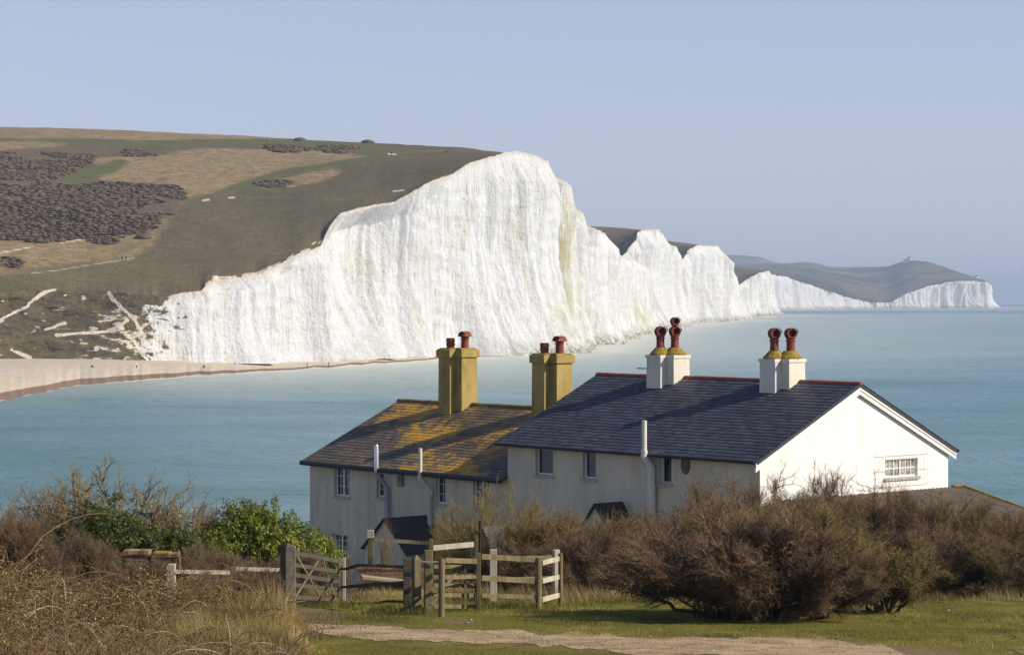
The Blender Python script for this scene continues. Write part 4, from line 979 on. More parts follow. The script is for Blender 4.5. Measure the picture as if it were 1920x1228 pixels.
def grow_lines(P0, D0, L, k, wob, up, R):
    """n polylines from P0 along D0, length L, k points, wobble, pull up"""
    n = len(P0); pl = np.zeros((n, k, 3)); pl[:, 0] = P0; d = D0.copy()
    for i in range(1, k):
        d = unit(d+R.normal(0, wob, (n, 3))+np.array([0, 0, up])); pl[:, i] = pl[:, i-1]+d*(L/(k-1))[:, None]
    return pl
def pick(pl, n, R, lo=.3, hi=1.0):
    i = R.integers(0, len(pl), n); k = pl.shape[1]; t = (lo+(hi-lo)*R.random(n))*(k-1); a = np.clip(t.astype(int), 0, k-2); f = (t-a)[:, None]
    p = pl[i, a]*(1-f)+pl[i, a+1]*f; d = unit(pl[i, a+1]-pl[i, a]); return p, d, i
def shrub_mesh(seed, W, D, Ht, nst=26, nb=420, nt=7000, lean=(-.25, 0, 0), clear=.15, droop=.0, ntw2=9000, spread=.35, stemr=.028, twig=(.004, .0016), dome=1.0):
    R = np.random.default_rng(seed)
    # main limbs: from a few feet out to the shell of a lumpy dome
    a = R.random(nst)*2*np.pi; e = np.arcsin(np.clip(R.random(nst)**.9, .05, 1)); 
    lump = .82+.3*R.random(nst)
    tgt = np.stack([np.cos(a)*np.cos(e)*W/2*lump, np.sin(a)*np.cos(e)*D/2*lump, clear*Ht+(1-clear)*Ht*np.sin(e)**dome*lump*.95], 1)
    tgt += np.array(lean)*Ht*.4
    root = np.stack([np.cos(a)*W*spread*.5*R.random(nst), np.sin(a)*D*spread*.5*R.random(nst), np.full(nst, -.08)], 1)
    k = 9; t = np.linspace(0, 1, k)[None, :, None]; mid = root*.55+tgt*.45; mid[:, 2] = tgt[:, 2]*R.uniform(.35, .6, nst); mid += R.normal(0, .12, (nst, 3))*[1, 1, .4]
    st = (1-t)**2*root[:, None]+2*t*(1-t)*mid[:, None]+t*t*tgt[:, None]; st[:, 1:-1] += R.normal(0, .035*Ht/2, (nst, k-2, 3))
    rs = np.linspace(1, .22, k)[None]*(stemr*R.uniform(.6, 1.3, nst))[:, None]
    out = [tubes(st, rs, R.random(nst)*.5, 5)]
    cen = np.array([lean[0]*Ht*.2, 0, clear*Ht*.6])
    p, d, _ = pick(st, nb, R, .38, .98); o = unit(p-cen)
    db = unit(d*.6+o*.75+R.normal(0, .55, (nb, 3))+np.array(lean)*.8)
    br = grow_lines(p, db, R.uniform(.25, .6, nb)*Ht*.42, 6, .22, .05-droop, R)
    out.append(tubes(br, np.linspace(1, .35, 6)[None]*(stemr*.38*R.uniform(.7, 1.2, nb))[:, None], R.random(nb)*.6, 3))
    # inner twigs added to block light, coloured dark as shade within the crown
    ni = int(nt*.45); p, d, _ = pick(st, ni, R, .25, .8); p = p+R.normal(0, .16, (ni, 3))*[W/4, D/4, Ht/3]; p[:, 2] = np.clip(p[:, 2], clear*Ht*.8, Ht*.72)
    it = grow_lines(p, unit(d*.4+R.normal(0, .7, (ni, 3))), R.uniform(.12, .35, ni), 3, .3, 0, R); out.append(tubes(it, np.array([[.009, .007, .004]])*np.ones((ni, 1)), R.random(ni)*.12, 3))
    stems = join(out); tw = []
    p, d, _ = pick(br, nt, R, .1, 1.0); o = unit(p-cen)
    dt = unit(d*.6+o*.6+R.normal(0, .6, (nt, 3))+np.array(lean)*.6)
    t1 = grow_lines(p, dt, R.uniform(.12, .34, nt)*min(Ht, 2.4)*.42, 4, .25, .04-droop, R)
    tw.append(tubes(t1, np.array([[twig[0], twig[0]*.8, twig[0]*.6, twig[1]]])*R.uniform(.8, 1.3, nt)[:, None], R.random(nt)))
    p, d, _ = pick(t1, ntw2, R, .2, 1.0); dt = unit(d*.5+unit(p-cen)*.5+R.normal(0, .6, (ntw2, 3)))
    t2 = grow_lines(p, dt, R.uniform(.05, .17, ntw2), 3, .25, .03, R)
    tw.append(tubes(t2, np.array([[twig[0]*.7, twig[0]*.5, twig[1]]])*R.uniform(.8, 1.3, ntw2)[:, None], R.random(ntw2)))
    return stems, join(tw)
def leaf_mesh(P0, N, size, R, fold=.0):
    n = len(P0); t = unit(np.cross(N, R.normal(0, 1, (n, 3)))); b = np.cross(N, t); s = size[:, None]
    V = np.stack([P0-t*s, P0+b*s*.55-N*s*.1, P0+t*s, P0-b*s*.55-N*s*.1], 1).reshape(-1, 3)
    return V, np.arange(4*n).reshape(n, 4)
def leafy_mesh(seed, W, D, Ht, ncl, nleaf, size, lobes=9):
    R = np.random.default_rng(seed)
    a = R.random(lobes)*2*np.pi; r = np.sqrt(R.random(lobes))*.62
    lc = np.stack([np.cos(a)*r*W/2, np.sin(a)*r*D/2, Ht*(.30+.42*R.random(lobes))*(1-.35*r)], 1); lr = R.uniform(.20, .34, lobes)*min(W, Ht*1.6)
    i = R.integers(0, lobes, ncl); u = unit(R.normal(0, 1, (ncl, 3))*[1, 1, .9]); u[:, 2] = np.where(u[:, 2] < -.25, -u[:, 2], u[:, 2])
    cc = lc[i]+u*(lr[i]*R.uniform(.55, 1.12, ncl))[:, None]; cc[:, 2] = np.clip(cc[:, 2], .05, None)
    j = R.integers(0, ncl, nleaf); N = unit(u[j]*.7+np.array([0, 0, .45])+R.normal(0, .55, (nleaf, 3)))
    P0 = cc[j]+unit(R.normal(0, 1, (nleaf, 3)))*(R.random(nleaf)**.5*.085*1.3)[:, None]+u[j]*.03
    V, Fq = leaf_mesh(P0, N, size*R.uniform(.6, 1.25, nleaf), R)
    rn = np.clip(R.random(ncl)[j]*.7+R.random(nleaf)*.3, 0, 1)
    n = 60; st = grow_lines(np.zeros((n, 3))+R.normal(0, .15, (n, 3))*[1, 1, 0], unit(np.concatenate([lc, lc, lc, lc, lc, lc, lc])[:n]+R.normal(0, .2, (n, 3))) if lobes*7 >= n else unit(R.normal(0, 1, (n, 3))+[0, 0, 1]), np.full(n, Ht*.75), 6, .15, .03, R)
    S = tubes(st, np.linspace(.02, .005, 6)[None]*np.ones((n, 1)), R.random(n), 4)
    return S, (V, Fq, np.repeat(rn, 4))
PURPLE = twigmat('hawthorn_twigs', (.085, .052, .032), (.185, .118, .072), (.36, .25, .15))
STEMS = twigmat('hawthorn_stems', (.055, .042, .028), (.19, .155, .085), (.36, .31, .17))
OLIVE = twigmat('lichened_twigs', (.12, .085, .035), (.24, .185, .065), (.34, .27, .10))
OLBR = twigmat('olive_brown_twigs', (.080, .058, .026), (.175, .130, .055), (.34, .265, .12))
DRYOL = twigmat('straw_olive_twigs', (.12, .09, .03), (.25, .20, .07), (.42, .33, .15))
STRAW = twigmat('pale_twigs', (.15, .11, .060), (.28, .21, .115), (.40, .32, .19))
def leafmat(name, c0, c1, c2):
    k = M(name, .45, .35); k.col(k.ramp(k.attr('rnd'), [(0, c0), (.55, c1), (1, c2)]))
    tr = k.n.new('ShaderNodeBsdfTranslucent'); mx = k.n.new('ShaderNodeMixShader'); mx.inputs[0].default_value = .25
    k.l.new(k.ramp(k.attr('rnd'), [(0, c0), (1, c2)]), tr.inputs[0]); k.l.new(k.b.outputs[0], mx.inputs[1]); k.l.new(tr.outputs[0], mx.inputs[2]); k.l.new(mx.outputs[0], k.n['Material Output'].inputs[0]); return k.m
LGREEN = leafmat('bright_leaves', (.045, .075, .006), (.14, .175, .014), (.33, .33, .035))
DGREEN = leafmat('ivy_leaves', (.022, .042, .006), (.065, .095, .010), (.17, .18, .025))
TREEID = {}
def plant(name, loc, rz, sc_, proto, label, cat, group, parts):
    e = empty(name, loc, rz, label, cat, group); e.scale = sc_
    key = proto
    if key not in TREEID:
        TREEID[key] = [npmesh(pn, d[0], d[1], mt, e, attrs={'rnd': d[2]}) for pn, d, mt in parts()]
    else:
        for o in TREEID[key]:
            c = o.copy(); C.objects.link(c); c.parent = e
    return e
def twiggy(i, kind):
    kw = {'hedge': dict(W=4, D=3.4, Ht=2.3, nst=46, nb=1000, nt=15000, ntw2=17000, lean=(-.15, 0, 0)),
          'big': dict(W=5, D=4, Ht=3.3, nst=54, nb=1200, nt=17000, ntw2=19000, lean=(-.2, 0, 0)),
          'tree': dict(W=4.6, D=3.4, Ht=2.35, nst=34, nb=1300, nt=20000, ntw2=20000, clear=.24, spread=.45, stemr=.045, lean=(-.35, 0, 0), dome=1.0),
          'small': dict(W=2.3, D=2.0, Ht=1.5, nst=20, nb=500, nt=8000, ntw2=8000, clear=.28, spread=.3, stemr=.035, lean=(.1, 0, 0)),
          'willow': dict(W=3.4, D=2.6, Ht=2.3, nst=60, nb=700, nt=4500, ntw2=5000, lean=(.05, 0, .5), clear=.4, spread=.5, stemr=.014),
          'bare': dict(W=3.6, D=2.6, Ht=2.6, nst=60, nb=700, nt=3600, ntw2=4200, lean=(-.05, 0, .05), clear=.12, spread=.35, stemr=.03, twig=(.006, .003))}[kind]
    mats = {'hedge': (STEMS, OLBR if i == 1 else PURPLE), 'big': (STEMS, PURPLE), 'tree': (STEMS, PURPLE), 'small': (STEMS, OLIVE), 'willow': (DRYOL, DRYOL), 'bare': (OLIVE, STRAW)}[kind]
    def f():
        a, b = shrub_mesh(100+i*7+len(kind), **kw); return [('branches', a, mats[0]), ('twigs', b, mats[1])]
    return f
# hedge behind the lawn: two ragged rows (px of the middle, distance, px of the top, kind, width factor)
HEDGE = [(1060, 58, 968, 'hedge', 1.0, 'purple-brown bare hedge shrub just right of the pale willow, end of the hedge'),
         (1150, 59, 962, 'hedge', .9, 'bare purple hedge shrub in front of the small dark porch roof'),
         (1125, 55, 1003, 'hedge', .8, 'low dark hedge shrub behind the far rail of the kissing gate pen'),
         (1235, 60, 965, 'hedge', 1.0, 'bare hedge shrub below the barred narrow window of the white cottage'),
         (1225, 55, 990, 'hedge', 1.0, 'olive-tinged low shrub at the front of the hedge below the white vent pipe'),
         (1320, 63, 915, 'big', .6, 'tall bare hawthorn rising against the wall under the oval plaque'),
         (1375, 61, 905, 'big', .7, 'tallest bare hawthorn of the hedge, in front of the near corner of the white cottage'),
         (1330, 56, 960, 'hedge', 1.1, 'front hedge shrub left of the windswept hawthorn crown'),
         (1455, 62, 898, 'big', .85, 'reddish bare shrub below the left part of the white gable'),
         (1545, 61, 900, 'big', .85, 'reddish bare shrub below the middle of the white gable'),
         (1640, 60, 915, 'big', .85, 'bare shrub just below the barred window of the gable'),
         (1480, 56, 940, 'hedge', 1.2, 'hedge shrub directly behind the windswept hawthorn'),
         (1620, 56, 948, 'hedge', 1.2, 'hedge shrub behind the yellowish small hawthorn'),
         (1735, 59, 935, 'hedge', 1.1, 'bare purple shrub below the left end of the brown corrugated roof'),
         (1735, 55, 985, 'hedge', 1.0, 'low purple shrub at the right foot of the hedge behind the smallest thorn'),
         (1830, 59, 962, 'hedge', 1.1, 'bare purple shrub below the middle of the brown corrugated roof'),
         (1915, 58, 968, 'hedge', 1.1, 'rightmost bare purple shrub of the upper hedge, at the photo edge'),
         (1850, 54, 1010, 'hedge', 1.0, 'low dark shrub at the front right of the hedge'),
         (1945, 54, 1010, 'hedge', .9, 'low dark shrub cut by the right edge of the photo'),
         (1990, 60, 960, 'hedge', 1.1, 'bare shrub just outside the right edge of the hedge')]
ORD = ['first', 'second', 'third', 'fourth', 'fifth', 'sixth', 'seventh', 'eighth', 'ninth', 'tenth', 'eleventh', 'twelfth']
HEDGE += [(1045+i*80, 56.8, [975, 970, 975, 965, 950, 935, 930, 930, 930, 935, 950, 955][i], 'hedge', .85, ORD[i]+' from the left of the dense dark shrubs in the middle row of the hedge') for i in range(12)]
for i, (px_, Y_, top_, kind, wf, lab) in enumerate(HEDGE):
    x = (px_-CX)/F*Y_; zb = float(zg(x, Y_)); ht = H-(top_-HY)/F*Y_-zb
    h0 = {'hedge': 2.3, 'big': 3.3}[kind]; v = i % 2
    plant('hawthorn_shrub', (x, Y_, zb), (0, .5, -.4, 3.5, 2.9)[i % 5] if kind == 'hedge' else (.2, -.3, 3.3)[i % 3], (wf, wf*.95, ht/h0/1.02), kind+str(v), lab, 'shrub', 'bare hawthorn shrubs of the hedge', twiggy(v, kind))
q = base(1300, 1168); plant('hawthorn_tree', q+Vector((1.35, 1.3, 0)), 0, (1.08, 1.0, .88), 'tree0', 'broad windswept hawthorn with dark crooked trunks standing at the back of the lawn', 'tree', 'low hawthorn trees on the lawn', twiggy(0, 'tree'))
q = base(1500, 1162); plant('hawthorn_tree', q+Vector((.2, .9, 0)), .2, (.75, .8, .86), 'tree1', 'mid-sized hawthorn with yellow-olive crown between the broad one and the smallest', 'tree', 'low hawthorn trees on the lawn', lambda: [('branches', *[shrub_mesh(5, 4.6, 3.4, 2.35, 24, 700, 11000, (-.2, 0, 0), .3, 0, 14000, .2, .045)][0:1][0:1][0][0:1], STEMS)] if False else (lambda a: [('branches', a[0], STEMS), ('twigs', a[1], OLIVE)])(shrub_mesh(5, 4.6, 3.4, 2.35, 24, 700, 11000, (-.2, 0, 0), .3, 0, 14000, .2, .045)))
q = base(1605, 1148); plant('hawthorn_tree', q+Vector((.65, .3, 0)), 0, (1.05, 1, .95), 'small0', 'smallest hawthorn with pale forked trunk and yellow-olive crown, rightmost on the lawn', 'tree', 'low hawthorn trees on the lawn', twiggy(0, 'small'))
# pale willow-like shrub in front of the cottage join
x = (930-CX)/F*57; zb = float(zg(x, 57)); plant('willow_shrub', (x, 57, zb), 0, (.80, .9, (H-(938-HY)/F*57-zb)/2.55), 'willow0', 'straw-coloured upright leafless shrub in front of the join of the two cottages', 'shrub', None, twiggy(0, 'willow'))
x = (850-CX)/F*60; zb = float(zg(x, 60)); plant('willow_shrub', (x, 60, zb), 1.2, (.40, .45, (H-(975-HY)/F*60-zb)/2.45), 'willow0', 'smaller pale twiggy shrub left of the tall straw-coloured one', 'shrub', None, twiggy(0, 'willow'))
# left side: bare shrubs and evergreen bushes
for (px_, Y_, top_, sx, rz, lab) in ((215, 56, 872, 1.45, 0, 'big bare greyish shrub with fanned branches against the sea on the left'), (125, 57, 898, 1.0, 2.0, 'bare shrub leaning out left of the big fanned one'), (305, 57, 905, .95, 3.3, 'bare shrub on the right flank of the big fanned one'),
                                     (395, 56, 945, .7, 1.0, 'thin brown shrub between the dark ivy and the bright green bush'), (450, 57, 952, .6, 4.0, 'thin brown shrub touching the bright green bush'), (30, 58, 938, .7, .4, 'small bare shrub at the left edge against the sea')):
    x = (px_-CX)/F*Y_; zb = float(zg(x, Y_)); plant('bare_shrub', (x, Y_, zb), rz, (sx, sx, (H-(top_-HY)/F*Y_-zb)/2.75), 'bare'+str(int(rz) % 2), lab, 'shrub', 'bare shrubs against the sea', twiggy(int(rz) % 2, 'bare'))
for (px_, Y_, top_, wpx, mat, pr, lab) in ((205, 53, 950, 260, DGREEN, 'ivyA', 'dark green ivy mound under the big bare shrub'), (315, 53, 975, 150, DGREEN, 'ivyB', 'dark green ivy bush beside the old brick pillar'), (110, 54, 990, 140, DGREEN, 'ivyB', 'dark green ivy bush left of the ivy mound'),
                                           (480, 56, 932, 190, LGREEN, 'briA', 'tallest bright yellow-green bush left of the cottages'), (548, 58, 972, 170, LGREEN, 'briB', 'bright green bush in the middle, left of the gate post'), (600, 60, 1000, 110, LGREEN, 'briB', 'bright green bush nearest the cottage corner'), (400, 55, 990, 100, LGREEN, 'briB', 'yellow-green bush tangled with brown stems')):
    x = (px_-CX)/F*Y_; zb = float(zg(x, Y_)); ht = H-(top_-HY)/F*Y_-zb; w_ = wpx/F*Y_
    sd_ = {'ivyA': 3, 'ivyB': 4, 'briA': 6, 'briB': 8}[pr]
    plant('evergreen_bush', (x, Y_, zb), .7*sd_, (w_/2.6, w_/2.6, ht/2.0), pr, lab, 'bush', 'evergreen bushes on the left', lambda sd_=sd_, mat=mat: (lambda a: [('branches', a[0], STEMS), ('leaves', a[1], mat)])(leafy_mesh(sd_, 2.6, 2.4, 2.05, 900, 16000, .042, 10+sd_)))
x = (745-CX)/F*66; zb = float(zg(x, 66)); plant('climber', (x-1.0, 80, float(zg(x, 80))), 0, (.16, .2, 1.25), 'bare0', 'thin bare climber reaching up the grey cottage wall above the left porch', 'shrub', None, twiggy(0, 'bare'))

q = base(1420, 1166); plant('hawthorn_tree', q+Vector((.2, .6, 0)), 2.8, (.82, .8, .84), 'tree0', 'leafless hawthorn with dense dark trunks in the middle of the low lawn thorns', 'tree', 'low hawthorn trees on the lawn', twiggy(0, 'tree'))
for i, (px_, Y_, top_, wf) in enumerate(((430, 51, 1052, .5), (500, 52, 1056, .5), (380, 50, 1030, .45), (345, 49, 1052, .4), (560, 55, 1040, .45), (470, 48.5, 1062, .4), (70, 50, 985, .6), (-10, 50, 965, .6), (150, 48, 1015, .5), (275, 48, 1058, .42), (392, 45, 1078, .35), (480, 46, 1070, .36))):
    x = (px_-CX)/F*Y_; zb = float(zg(x, Y_)); ht = H-(top_-HY)/F*Y_-zb
    plant('bramble_bush', (x, Y_, zb), i*1.3, (wf, wf, ht/2.2), 'hedge0', ('brown bramble bush behind the rail between brick stubs and field gate', 'brown bramble bush behind the rail close to the field gate', 'brown bramble bush just right of the brick stubs', 'low bramble bush beside the pale half-buried post', 'bramble bush behind the field gate', 'low bramble bush in front of the rail near the field gate', 'brown bush left of the ivy at the left edge', 'brown bush cut by the left edge of the photo', 'brown bramble bush in front of the ivy mound', 'low bramble bush in front of the two old brick stubs', 'small bramble bush in front of the left stretch of pale rail', 'small bramble bush in front of the right stretch of pale rail')[i], 'bush', 'brown bramble bushes on the left', twiggy(0, 'hedge'))

# ------------------------------------------------------------------ bramble thicket, dry grass and turf (uncountable)
R = np.random.default_rng(5)
def bram_h(px, y):   # height of the thicket over the ground
    x = (px-CX)/F*y; top = np.interp(px, [-60, 0, 60, 150, 250, 330, 400, 450, 500, 540, 575, 600], [995, 1000, 1015, 1035, 1050, 1062, 1075, 1090, 1085, 1150, 1225, 1260])
    zt = H-(top+ (fbm(px/60, y*0+.4, 3)-.5)*60-HY)/F*43; cl = np.clip((fbm(x*1.1+5, y*.9, 3)-.36)*3.4, .0, 1.2); return np.clip(zt-zg(x, y)-np.clip(42-y, 0, 20)*.03, .05, 2.6)*np.clip((y-29)/3, .2, 1)*(.45+.55*cl)
def scatter(n, x0=-70, x1=560, ya=31, yb=44):
    px = R.uniform(x0, x1, n); y = ya+(yb-ya)*R.random(n); x = (px-CX)/F*y; return px, x, y
n = 2600; px, x, y = scatter(n); hh = bram_h(px, y); a = R.random(n)*2*np.pi
P0 = np.stack([x, y, zg(x, y)+hh*R.random(n)*.45], 1); D0 = unit(np.stack([np.cos(a)*.75, np.sin(a)*.5, R.uniform(.5, 1.2, n)], 1))
k_ = 10; pl = np.zeros((n, k_, 3)); pl[:, 0] = P0; d = D0.copy(); L = hh*R.uniform(.5, 1.15, n)
for i in range(1, k_): d = unit(d+R.normal(0, .13, (n, 3))+np.array([0, 0, -.17])); pl[:, i] = pl[:, i-1]+d*(L/(k_-1))[:, None]*1.3
canes = tubes(pl, np.linspace(.0065, .0025, k_)[None]*R.uniform(.6, 1.5, n)[:, None], R.random(n), 4)
n2 = 34000; p, d, _ = pick(pl, n2, R, .0, 1); p = p+R.normal(0, .10, (n2, 3)); dt = unit(d*.3+R.normal(0, .7, (n2, 3))+[0, 0, .1]); tw = grow_lines(p, dt, R.uniform(.08, .38, n2), 4, .3, -.03, R)
fine = tubes(tw, np.array([[.0032, .0026, .002, .0012]])*R.uniform(.7, 1.5, n2)[:, None], R.random(n2))
CANE = twigmat('bramble_canes', (.075, .038, .020), (.19, .120, .052), (.42, .31, .16))
tag(npmesh('brambles', *join([canes, fine])[:2], CANE, attrs={'rnd': join([canes, fine])[2]}), 'tangled leafless brown bramble thicket filling the lower left corner', 'brambles', kind='stuff')
n = 90; px, x, y = scatter(n, 0, 560, 33, 42); hh = bram_h(px, y); a = R.random(n)*2*np.pi
P0 = np.stack([x, y, zg(x, y)+hh*.6], 1); d = unit(np.stack([np.cos(a), np.sin(a)*.4, R.uniform(.5, 1.6, n)], 1)); kk_ = 14; pl = np.zeros((n, kk_, 3)); pl[:, 0] = P0; L = R.uniform(.6, 1.5, n)
for i in range(1, kk_): d = unit(d+R.normal(0, .07, (n, 3))+np.array([0, 0, -.13])); pl[:, i] = pl[:, i-1]+d*(L/(kk_-1))[:, None]
v_, f_, r_ = tubes(pl, np.linspace(.008, .003, kk_)[None]*R.uniform(.7, 1.3, n)[:, None], R.random(n), 5)
tag(npmesh('bramble_canes', v_, f_, twigmat('pale_canes', (.10, .04, .025), (.28, .19, .11), (.50, .41, .28)), attrs={'rnd': r_}), 'long pale arching canes rising over the bramble thicket', 'brambles', kind='stuff')
n = 40000; px, x, y = scatter(n); hh = bram_h(px, y); z = zg(x, y)+hh*(1-R.random(n)**1.6*.8)*.86
LV = leaf_mesh(np.stack([x, y, z], 1), unit(R.normal(0, 1, (n, 3))+[0, 0, .6]), R.uniform(.012, .034, n), R)
clump = fbm(px/45, y*1.5, 3)
tag(npmesh('dry_leaves', LV[0], LV[1], twigmat('withered_leaves', (.045, .028, .014), (.17, .115, .042), (.38, .28, .11)), attrs={'rnd': np.repeat(R.random(n), 4)}), 'withered brown leaves hanging in the bramble thicket', 'leaves', kind='stuff')
sel = (clump > .55) & (R.random(n) < .75); gl = np.repeat(sel, 4)
n = 30000; px, x, y = scatter(n); ok = fbm(px/70, y*.8, 3) > .52; px, x, y = px[ok], x[ok], y[ok]; hh = bram_h(px, y); z = zg(x, y)+hh*(1-R.random(len(x))**1.3*.7)*.82
LV = leaf_mesh(np.stack([x, y, z], 1), unit(R.normal(0, 1, (len(x), 3))+[0, 0, 1]), R.uniform(.012, .03, len(x)), R)
tag(npmesh('green_leaves', LV[0], LV[1], leafmat('bramble_leaves', (.05, .08, .008), (.13, .17, .02), (.30, .32, .05)), attrs={'rnd': np.repeat(R.random(len(x)), 4)}), 'small green leaves low in the bramble thicket', 'leaves', kind='stuff')
def blades(name, x, y, h, w, mat, lab, lean=.35, wind=(-.15, 0), k=4, cat='grass'):
    n = len(x); a = R.random(n)*2*np.pi; d = unit(np.stack([np.cos(a)*lean*R.random(n)+wind[0], np.sin(a)*lean*R.random(n)+wind[1], np.ones(n)], 1))
    p = np.stack([x, y, zg(x, y)-.01], 1); s = np.stack([np.sin(a), np.cos(a)*.4, 0*a], 1); s = unit(s)
    t = np.linspace(0, 1, k)[None, :, None]; c = p[:, None]+d[:, None]*h[:, None, None]*t; bend = unit(d*[1, 1, 0]+1e-6); c += bend[:, None]*(h*.35*R.random(n))[:, None, None]*t**2
    ww = (w*R.uniform(.6, 1.3, n))[:, None, None]*(1-t*.85)
    V = np.stack([c-s[:, None]*ww, c+s[:, None]*ww], 2).reshape(-1, 3)
    b = (np.arange(n)*k*2)[:, None]+np.arange(k-1)[None]*2; Fq = np.stack([b, b+1, b+3, b+2], -1).reshape(-1, 4)
    return tag(npmesh(name, V, Fq, mat, attrs={'rnd': np.repeat(np.clip(R.random(n)*.55+(fbm(x*.9+3, y*.7, 4)-.5)*2.2+.25, 0, 1), k*2)}), lab, cat, kind='stuff')
DRY = twigmat('dry_grass_blades', (.14, .10, .040), (.27, .20, .085), (.43, .34, .17))
GRN = leafmat('turf_blades', (.085, .095, .014), (.205, .20, .024), (.40, .33, .09))
# tall dry tussocks at the right edge of the thicket
n = 34000; px = np.concatenate([R.normal(495, 42, n//2), R.uniform(330, 575, n//2)]); y = R.uniform(36, 43, n); x = (px-CX)/F*y; h = (.35+bram_h(np.clip(px, 0, 500), y)*.8)*R.uniform(.35, 1.05, n)*np.clip((600-px)/90, .12, 1); cl = fbm(x*3, y*2, 3) > .45
blades('tall_dry_grass', x[cl], y[cl], h[cl], .0035, twigmat('pale_stalks', (.12, .095, .025), (.29, .22, .07), (.50, .39, .17)), 'tall pale dry grass at the right edge of the bramble thicket beside the path', .5)
# rough grass along the hedge foot and between the posts
n = 42000; px = R.uniform(560, 1990, n); y = R.uniform(51.5, 56.5, n); x = (px-CX)/F*y; cl = fbm(x*1.3, y*1.3, 4); ok = cl > .42
h = R.uniform(.10, .34, n)*np.clip((cl-.36)*5, .2, 1.3)*np.clip((y-50)/3, .3, 1)*np.where(px < 830, .6, 1)
blades('dry_grass', x[ok], y[ok], h[ok], .004, DRY, 'tufts of long dry grass along the foot of the hedge', .45)
n = 150000; px = R.uniform(555, 1960, n); q = R.random(n); y = 38+18.5*q; x = (px-CX)/F*y
pcx = np.interp(x, xs_, yc); phw = np.interp(x, xs_, hw); on = (np.abs(y-pcx) > phw*(.62+1.3*(fbm(x*1.9, y*1.9, 4)-.5))) | (R.random(n) < .06)
cl = fbm(x*.8, y*.8, 4); ok = on & (cl > .36)
h = R.uniform(.018, .05, n)*(1+np.clip(y-49.5, 0, 6)*.32)*np.where(cl > .55, 1.6, 1)
blades('turf', x[ok], y[ok], h[ok], .0042, GRN, 'short green turf blades covering the lawn', .8, (0, 0), 3)
n = 5000; c = [base(690, 1140), base(630, 1140), base(840, 1140), base(890, 1140), base(1010, 1140), base(778, 1150), base(730, 1148), base(1050, 1136), base(960, 1140)]; i = R.integers(0, len(c), n); cc_ = np.array([q[:] for q in c])[i]
x = cc_[:, 0]+R.normal(0, .35, n); y = cc_[:, 1]+R.normal(0, .5, n); blades('rough_grass', x, y, R.uniform(.05, .22, n), .004, GRN, 'longer green grass round the feet of the fence posts', .6)
# seed-head weeds on the lawn
n = 70; px = np.concatenate([R.normal(1345, 18, 30), R.uniform(1330, 1500, 40)]); q = [base(float(a), 1160) for a in px]; P0 = np.array([v[:] for v in q])+R.normal(0, .25, (n, 3))*[0, 1, 0]; P0[:, 2] = zg(P0[:, 0], P0[:, 1])
st = grow_lines(P0, unit(np.array([[-.15, 0, 1.]])+R.normal(0, .12, (n, 3))), R.uniform(.25, .55, n), 6, .08, .02, R); hd = pick(st, 900, R, .45, 1)
dk = tubes(st, np.linspace(.006, .004, 6)[None]*np.ones((n, 1)), R.random(n)*.3, 4); d2 = tubes(grow_lines(hd[0], unit(R.normal(0, 1, (900, 3))), np.full(900, .035), 3, .1, .1, R), np.array([[.004, .008, .003]])*np.ones((900, 1)), R.random(900)*.4, 3)
jn = join([dk, d2]); tag(npmesh('dead_weeds', jn[0], jn[1], twigmat('dead_weeds', (.03, .022, .016), (.09, .06, .035), (.18, .13, .07)), attrs={'rnd': jn[2]}), 'dark dead seed-head weeds standing on the lawn left of the windswept hawthorn', 'weeds', kind='stuff')
# stray bare shoots at the right edge and by the path
def shoots(loc, dirs, lab, r=.010):
    loc = np.array(loc); n = len(dirs); a = np.array([loc]*n); st = grow_lines(a, unit(np.array([q[:3] for q in dirs], float)), np.array([q[3] for q in dirs], float), 9, .07, .0, R)
    p, d, _ = pick(st, n*5, R, .3, 1); b = grow_lines(p, unit(d+R.normal(0, .5, (n*5, 3))), R.uniform(.08, .3, n*5), 5, .1, .02, R)
    j = join([tubes(st, np.linspace(r, r*.3, 9)[None]*np.ones((n, 1)), R.random(n)*.5, 5), tubes(b, np.linspace(r*.4, r*.15, 5)[None]*np.ones((n*5, 1)), R.random(n*5)*.5, 4)])
    o = npmesh('bare_sapling', j[0]-loc, j[1], STEMS, attrs={'rnd': j[2]}); o.location = loc; tag(o, lab, 'sapling')
q = P(1960, 1180, 36); q.z = float(zg(q.x, 36)); shoots(q[:], [(-1, .2, .25, .9), (-.9, 0, .75, .8), (-.5, .2, 1, .8), (-1, -.2, .05, .7)], 'dark bare shoots leaning in from the lower right edge', .012)
q = base(600, 1200); shoots(q[:], [(-.5, 0, 1, .45), (.2, 0, 1, .5), (.45, .1, .9, .4), (-.2, .2, 1, .3)], 'thin bare sapling shoots beside the path near the lower left thicket', .006)

# ------------------------------------------------------------------ fences and gates
k = M('weathered_wood', .85, .15); g1 = k.noise(5, 8, (1, 1, .12), .7, .4); g2 = k.noise(1.5, 5)
c = k.ramp(g1, [(.3, (.075, .060, .032)), (.52, (.17, .14, .075)), (.72, (.27, .225, .13))]); c = k.mix(k.math('MULTIPLY', k.fr(g2, .45, .7), .5), c, (.18, .17, .075)); k.col(c); k.bump(g1, .6, .008); WOOD = k.m
k = M('pale_sunlit_wood', .85, .15); g1 = k.noise(5, 8, (1, 1, .12), .7, .4); k.col(k.ramp(g1, [(.3, (.32, .28, .21)), (.7, (.60, .55, .45))])); k.bump(g1, .6, .008); PALE = k.m  # on sun-facing rails and posts the sunlight is put into this paler colour
k = M('grey_oak', .9, .1); g1 = k.noise(6, 8, (.15, 1, 1), .7, .4); k.col(k.ramp(g1, [(.3, (.045, .040, .032)), (.7, (.135, .12, .095))])); k.bump(g1, .7, .01); OAK = k.m
def at_(px, py, q): return P(px, py, q.y)
